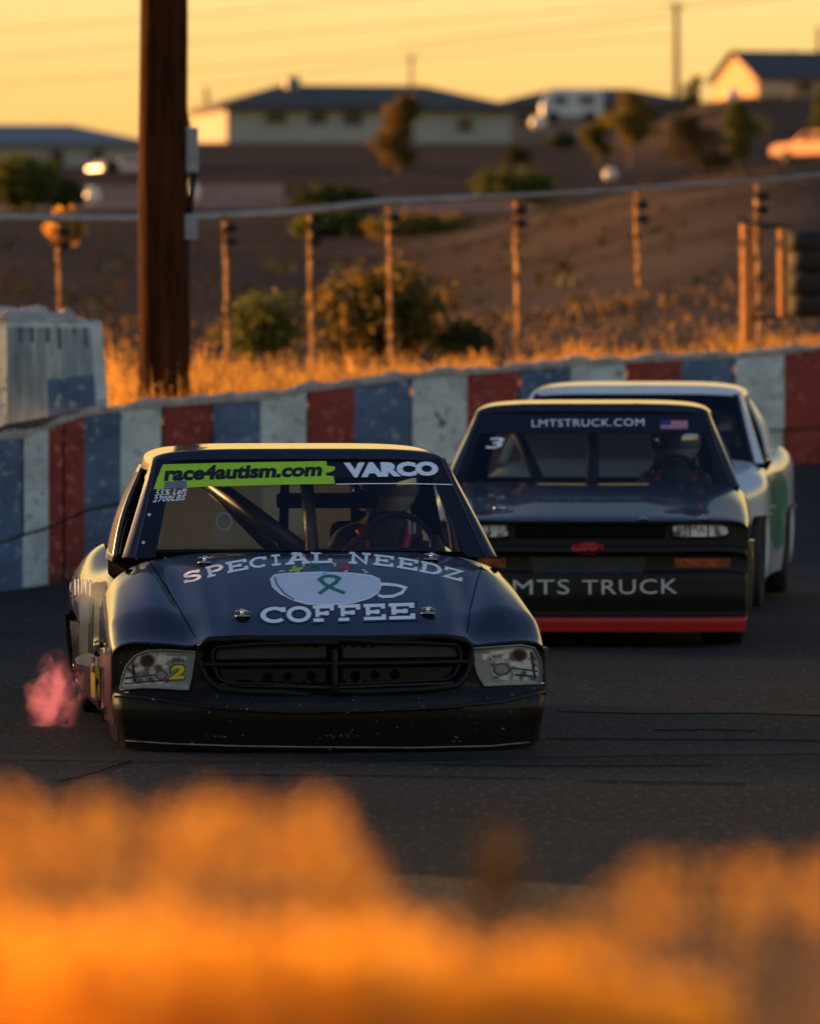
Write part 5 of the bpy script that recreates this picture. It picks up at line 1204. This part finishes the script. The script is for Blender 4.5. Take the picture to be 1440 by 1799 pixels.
# ================= truck two
def feat2(x, y, v, s):
    a = abs(x); k = smooth(v*3)*(1-smooth((v-0.8)/0.2))
    return 0.014*smooth((0.45-a)/0.12)*k - 0.016*math.exp(-((a-0.62)/0.05)**2)*k
q2 = dict(name='race_truck', loc=(P(1033, 1140, 41.4).x, 41.4, 0.0), rz=R(-2.2), label='black race truck with red lower valance following just behind the front truck',
    paint=M['black2'], fascia=M['matte2'], n=6.5, sweep=0.07, len=4.7, cowl_y=1.30, cowlz=0.945, band=M['red'], bandz=(0.0, 0.185),
    w=[(0, 0.925), (0.4, 0.945), (2.0, 0.94), (4.7, 0.93)],
    zc=[(0, 0.742), (0.08, 0.765), (0.3, 0.80), (0.8, 0.88), (1.4, 0.955)],
    zl=ramp([(0, 0.62), (4.7, 0.62)]), lipz=0.742, botz=0.10,
    front=[(0.742, 0.0), (0.732, -0.015), (0.72, 0.0), (0.62, 0.0), (0.60, 0.0), (0.59, -0.05), (0.56, -0.06), (0.545, -0.02), (0.45, -0.02), (0.44, -0.07), (0.30, -0.08), (0.20, -0.05), (0.185, -0.085), (0.17, -0.10), (0.10, -0.09)],
    rock=ramp([(0, 0.11), (1.3, 0.16), (4.7, 0.2)]), wheels=(0.78, 3.60), wr=0.335, belt=ramp([(1.0, 0.93), (2, 0.92), (4.7, 0.93)]), bulge=0.0,
    wb=0.85, wt=0.69, zt=1.365, yt=1.95, roofz=1.432, roof_y1=2.8, glass=M['lexan'], bu=0.92, banner=0.70, feat=feat2, seat=0.50, headz=1.22, cagemat=M['grille_panel'],
    cage=lambda wb, wt, z0, ze, L, y1, yr: [('cage_bar', [(0.0, y1+0.1, ze), (0.0, L+0.3, z0-.06)], 0.036), ('cage_bar', [(-0.50, y1+.2, ze-.01), (-0.30, L+0.6, z0-.05)], 0.034), ('cage_bar', [(-wt-.0, y1+.1, ze), (-wb+.06, L+0.3, z0-.05)], 0.03), ('cage_bar', [(wt, y1+.1, ze), (wb-.06, L+0.3, z0-.05)], 0.03), ('cage_bar', [(-wt+.02, yr-.15, ze-.06), (wt-.02, yr-.15, ze-.06)], 0.03)])
t2, rm2, b2 = make_truck(q2)
bF2 = bvh_of([b2['bumper']]); bW2 = bvh_of([b2['ws']]); bH2 = bvh_of([b2['hood']])
text_decal('windshield_lettering', 'LMTSTRUCK.COM', bW2, rm2, (934, 751), (1131, 749), (13, 13), M['decal_white'], t2, 0.0, 0, 0.016, 0, 1.08)
text_decal('windshield_number', '3', bW2, rm2, (853, 791), (884, 790), (19, 19), M['decal_white'], t2, 0.015, 0.12, 0.05, 3)
fl = decal('flag_sticker', bW2, rm2, [(1160, 739), (1207, 739), (1208, 754), (1160, 754)], [(0, 1, 2, 3)], M['flag_white'], t2, 0.014, 12)
for k in range(4): decal('flag_stripe', bW2, rm2, [(1160, 739+k*4), (1208, 739+k*4), (1208, 741.2+k*4), (1160, 741.2+k*4)], [(0, 1, 2, 3)], M['flag_red'], fl, 0.016, 12)
decal('flag_canton', bW2, rm2, [(1160, 739), (1178, 739), (1178, 747), (1160, 747)], [(0, 1, 2, 3)], M['flag_blue'], fl, 0.018, 12)
text_decal('bumper_lettering', 'LMTS', bF2, rm2, (872, 1045), (1000, 1044), (26, 26), M['grey_text'], t2, 0.0, 0, 0.006, 0, 1.08)
text_decal('bumper_lettering', 'TRUCK', bF2, rm2, (1022, 1045), (1190, 1043), (26, 26), M['grey_text'], t2, 0.0, 0, 0.006, 0, 1.08)
bow = [(1006, 957), (1020, 957), (1020, 953), (1048, 953), (1048, 957), (1061, 957), (1058, 968), (1048, 968), (1048, 973), (1020, 973), (1020, 968), (1003, 968)]
decal('bow_tie_emblem', bF2, rm2, bow, [tuple(range(12))], M['red'], t2, 0.02, 10)
M['lamp2'] = mat('lamp_purple_grey', (0.68, 0.66, 0.76), 0.25, metal=0.3, col2=(0.12, 0.11, 0.15), scale=13, detail=2, contrast=(0.42, 0.56))
for pl in ([(1180, 922), (1196, 920), (1262, 920), (1279, 924), (1280, 938), (1270, 944), (1200, 945), (1182, 943)], [(800, 924), (826, 921), (890, 921), (893, 942), (880, 945), (812, 945)]):
    hd = decal('headlight', bF2, rm2, pl, [tuple(range(len(pl)))], M['lamp2'], t2, 0.008, 10)
    ringpoly(densify(pl, 2), 0.012, 'lamp_rim', bF2, rm2, M['grille'], hd, 0.006)
    x0, x1 = pl[0][0], max(p[0] for p in pl)
    for k in (0.3, 0.62): decal('lamp_divider', bF2, rm2, [(x0+(x1-x0)*k, 922), (x0+(x1-x0)*k+3, 922), (x0+(x1-x0)*k+3, 943), (x0+(x1-x0)*k, 943)], [(0, 1, 2, 3)], M['grille_panel'], hd, 0.011, 10)
for pl in ([(1184, 981), (1282, 981), (1282, 997), (1184, 997)], [(790, 981), (888, 981), (888, 997), (790, 997)]):
    decal('turn_signal', bF2, rm2, pl, [(0, 1, 2, 3)], M['amber'], t2, 0.01, 12)
gp = decal('grille', bF2, rm2, [(905, 922), (1168, 922), (1168, 946), (905, 946)], [(0, 1, 2, 3)], M['inner'], t2, 0.006, 14)
for y in (928, 934, 940): ringpoly(densify([(905, y), (1168, y)], 8, False), 0.008, 'grille_slat', bF2, rm2, M['grille'], gp, 0.004, False)
decal('grille_opening', bF2, rm2, [(930, 979), (1136, 979), (1128, 1008), (938, 1008)], [(0, 1, 2, 3)], M['grille_panel'], t2, 0.006, 14)
for x, y in ((907, 917), (1130, 912), (1235, 912)):
    o, d = ray_local(rm2, x, y); h = bH2.ray_cast(o, d)[0]
    if h is None: continue
    bm = bmesh.new(); lathe(bm, [(0, 0.03), (0.01, 0.02), (0.03, 0.008), (0.032, 0.001)], 14, 'z', h); bm_obj('hood_pin', bm, M['steel'], t2)
driver(q2, 'driver in glossy black helmet behind the windshield of the second black truck')
# fender mirror / latch glint
o, d = ray_local(rm2, 878, 893); h = bH2.ray_cast(o, d)[0]
if h is not None:
    bm = bmesh.new(); lathe(bm, [(0.0, 0.04), (0.008, 0.038), (0.014, 0.02), (0.015, 0.001)], 18, 'z', h); bm_obj('hood_latch', bm, M['chrome'], t2)

# ================= truck three
q3 = dict(q2); q3.update(name='race_truck', loc=(1.36, 46.9, 0.02), rz=R(-5.6), agap=0.17, label='white race truck with green rear side, last in line and mostly hidden',
    paint=M['white'], fascia=M['white'], band=M['white'], roofpaint=M['white'], glass=M['lexan_dark'], feat=lambda x, y, v, s: 0.0,
    zc=[(0, 0.80), (0.08, 0.82), (0.3, 0.85), (0.8, 0.92), (1.4, 0.99)], cowlz=0.985, zt=1.42, roofz=1.505, lipz=0.80, wb=0.86, wt=0.71, banner=0.97, bu=0.95,
    belt=ramp([(1.0, 0.97), (2, 0.965), (3.6, 1.06), (4.7, 1.02)]), w=[(0, 0.80), (0.3, 0.87), (0.75, 0.955), (1.2, 0.95), (1.6, 0.935), (2.6, 0.94), (3.6, 1.0), (4.7, 0.96)], bulge=0.03, headz=1.2,
    front=[(0.80, 0.0), (0.79, -0.015), (0.77, 0.0), (0.62, 0.0), (0.60, 0.0), (0.59, -0.05), (0.56, -0.06), (0.545, -0.02), (0.45, -0.02), (0.44, -0.07), (0.30, -0.08), (0.20, -0.05), (0.185, -0.085), (0.17, -0.10), (0.10, -0.09)])
t3, rm3, b3 = make_truck(q3)
patch('door_skin', lambda u, v: Vector((0.0, 0.0, 0.0)), [0, 1], [0, 1], M['white']) if False else None
bS3 = bvh_of(b3['sides'])
def sd3(pl, mm, off): decal('side_graphic_or_glint', bS3, rm3, pl, [tuple(range(len(pl)))], M[mm], t3, off, 8)
sd3([(1349, 838), (1372, 826), (1382, 850), (1384, 900), (1380, 952), (1362, 968), (1352, 940), (1350, 880)], 'green_w', 0.006)
driver(q3, 'shadowy driver behind the dark windshield of the white truck')

# ================= exhaust flame beside the front truck
def flamemat():
    m = bpy.data.materials.new('exhaust_fire'); m.use_nodes = True; n = m.node_tree; n.nodes.clear()
    o = n.nodes.new('ShaderNodeOutputMaterial'); v = n.nodes.new('ShaderNodeVolumePrincipled'); t = n.nodes.new('ShaderNodeTexCoord'); nz = n.nodes.new('ShaderNodeTexNoise')
    nz.inputs['Scale'].default_value = 9; nz.inputs['Detail'].default_value = 5; nz.inputs['Distortion'].default_value = 0.6; n.links.new(t.outputs['Object'], nz.inputs['Vector'])
    # fades out toward the edge of the puff
    ln = n.nodes.new('ShaderNodeVectorMath'); ln.operation = 'LENGTH'; mp = n.nodes.new('ShaderNodeMapping'); mp.inputs['Scale'].default_value = (1/0.125, 1/0.22, 1/0.18)
    n2 = n.nodes.new('ShaderNodeTexNoise'); n2.inputs['Scale'].default_value = 6; n2.inputs['Detail'].default_value = 4; n.links.new(t.outputs['Object'], n2.inputs['Vector'])
    sb = n.nodes.new('ShaderNodeVectorMath'); sb.operation = 'SUBTRACT'; sb.inputs[1].default_value = (0.5, 0.5, 0.5); n.links.new(n2.outputs['Color'], sb.inputs[0])
    sc_ = n.nodes.new('ShaderNodeVectorMath'); sc_.operation = 'SCALE'; sc_.inputs['Scale'].default_value = 0.34; n.links.new(sb.outputs[0], sc_.inputs[0])
    ad = n.nodes.new('ShaderNodeVectorMath'); n.links.new(t.outputs['Object'], ad.inputs[0]); n.links.new(sc_.outputs[0], ad.inputs[1])
    n.links.new(ad.outputs[0], mp.inputs[0]); n.links.new(mp.outputs[0], ln.inputs[0])
    fo = n.nodes.new('ShaderNodeMapRange'); fo.inputs['From Min'].default_value = 0.15; fo.inputs['From Max'].default_value = 1.0; fo.inputs['To Min'].default_value = 1; fo.inputs['To Max'].default_value = 0
    n.links.new(ln.outputs['Value'], fo.inputs[0])
    r = n.nodes.new('ShaderNodeMapRange'); r.inputs['From Min'].default_value = 0.44; r.inputs['From Max'].default_value = 0.60; n.links.new(nz.outputs['Fac'], r.inputs[0])
    mu = n.nodes.new('ShaderNodeMath'); mu.operation = 'MULTIPLY'; n.links.new(r.outputs[0], mu.inputs[0]); n.links.new(fo.outputs[0], mu.inputs[1])
    de = n.nodes.new('ShaderNodeMath'); de.operation = 'MULTIPLY'; de.inputs[1].default_value = 4; n.links.new(mu.outputs[0], de.inputs[0])
    em = n.nodes.new('ShaderNodeMath'); em.operation = 'MULTIPLY'; em.inputs[1].default_value = 3.2; n.links.new(mu.outputs[0], em.inputs[0])
    v.inputs['Color'].default_value = (0.5, 0.3, 0.3, 1); v.inputs['Emission Color'].default_value = (1.0, 0.20, 0.17, 1)
    n.links.new(de.outputs[0], v.inputs['Density']); n.links.new(em.outputs[0], v.inputs['Emission Strength']); n.links.new(v.outputs[0], o.inputs['Volume']); return m
bm = bmesh.new(); bmesh.ops.create_icosphere(bm, subdivisions=4, radius=1)
for v in bm.verts:
    k = 1.05+0.5*noise.noise(v.co*1.5+Vector((3, 1, 2))); v.co = Vector((v.co.x*0.22*k, v.co.y*0.28*k, v.co.z*0.30*k))
fo_ = bm_obj('exhaust_flame', bm, flamemat()); fo_.location = P(98, 1216, 32.6); tag(fo_, 'red pink exhaust flame puffing out beside the rear left of the front truck', 'flame')
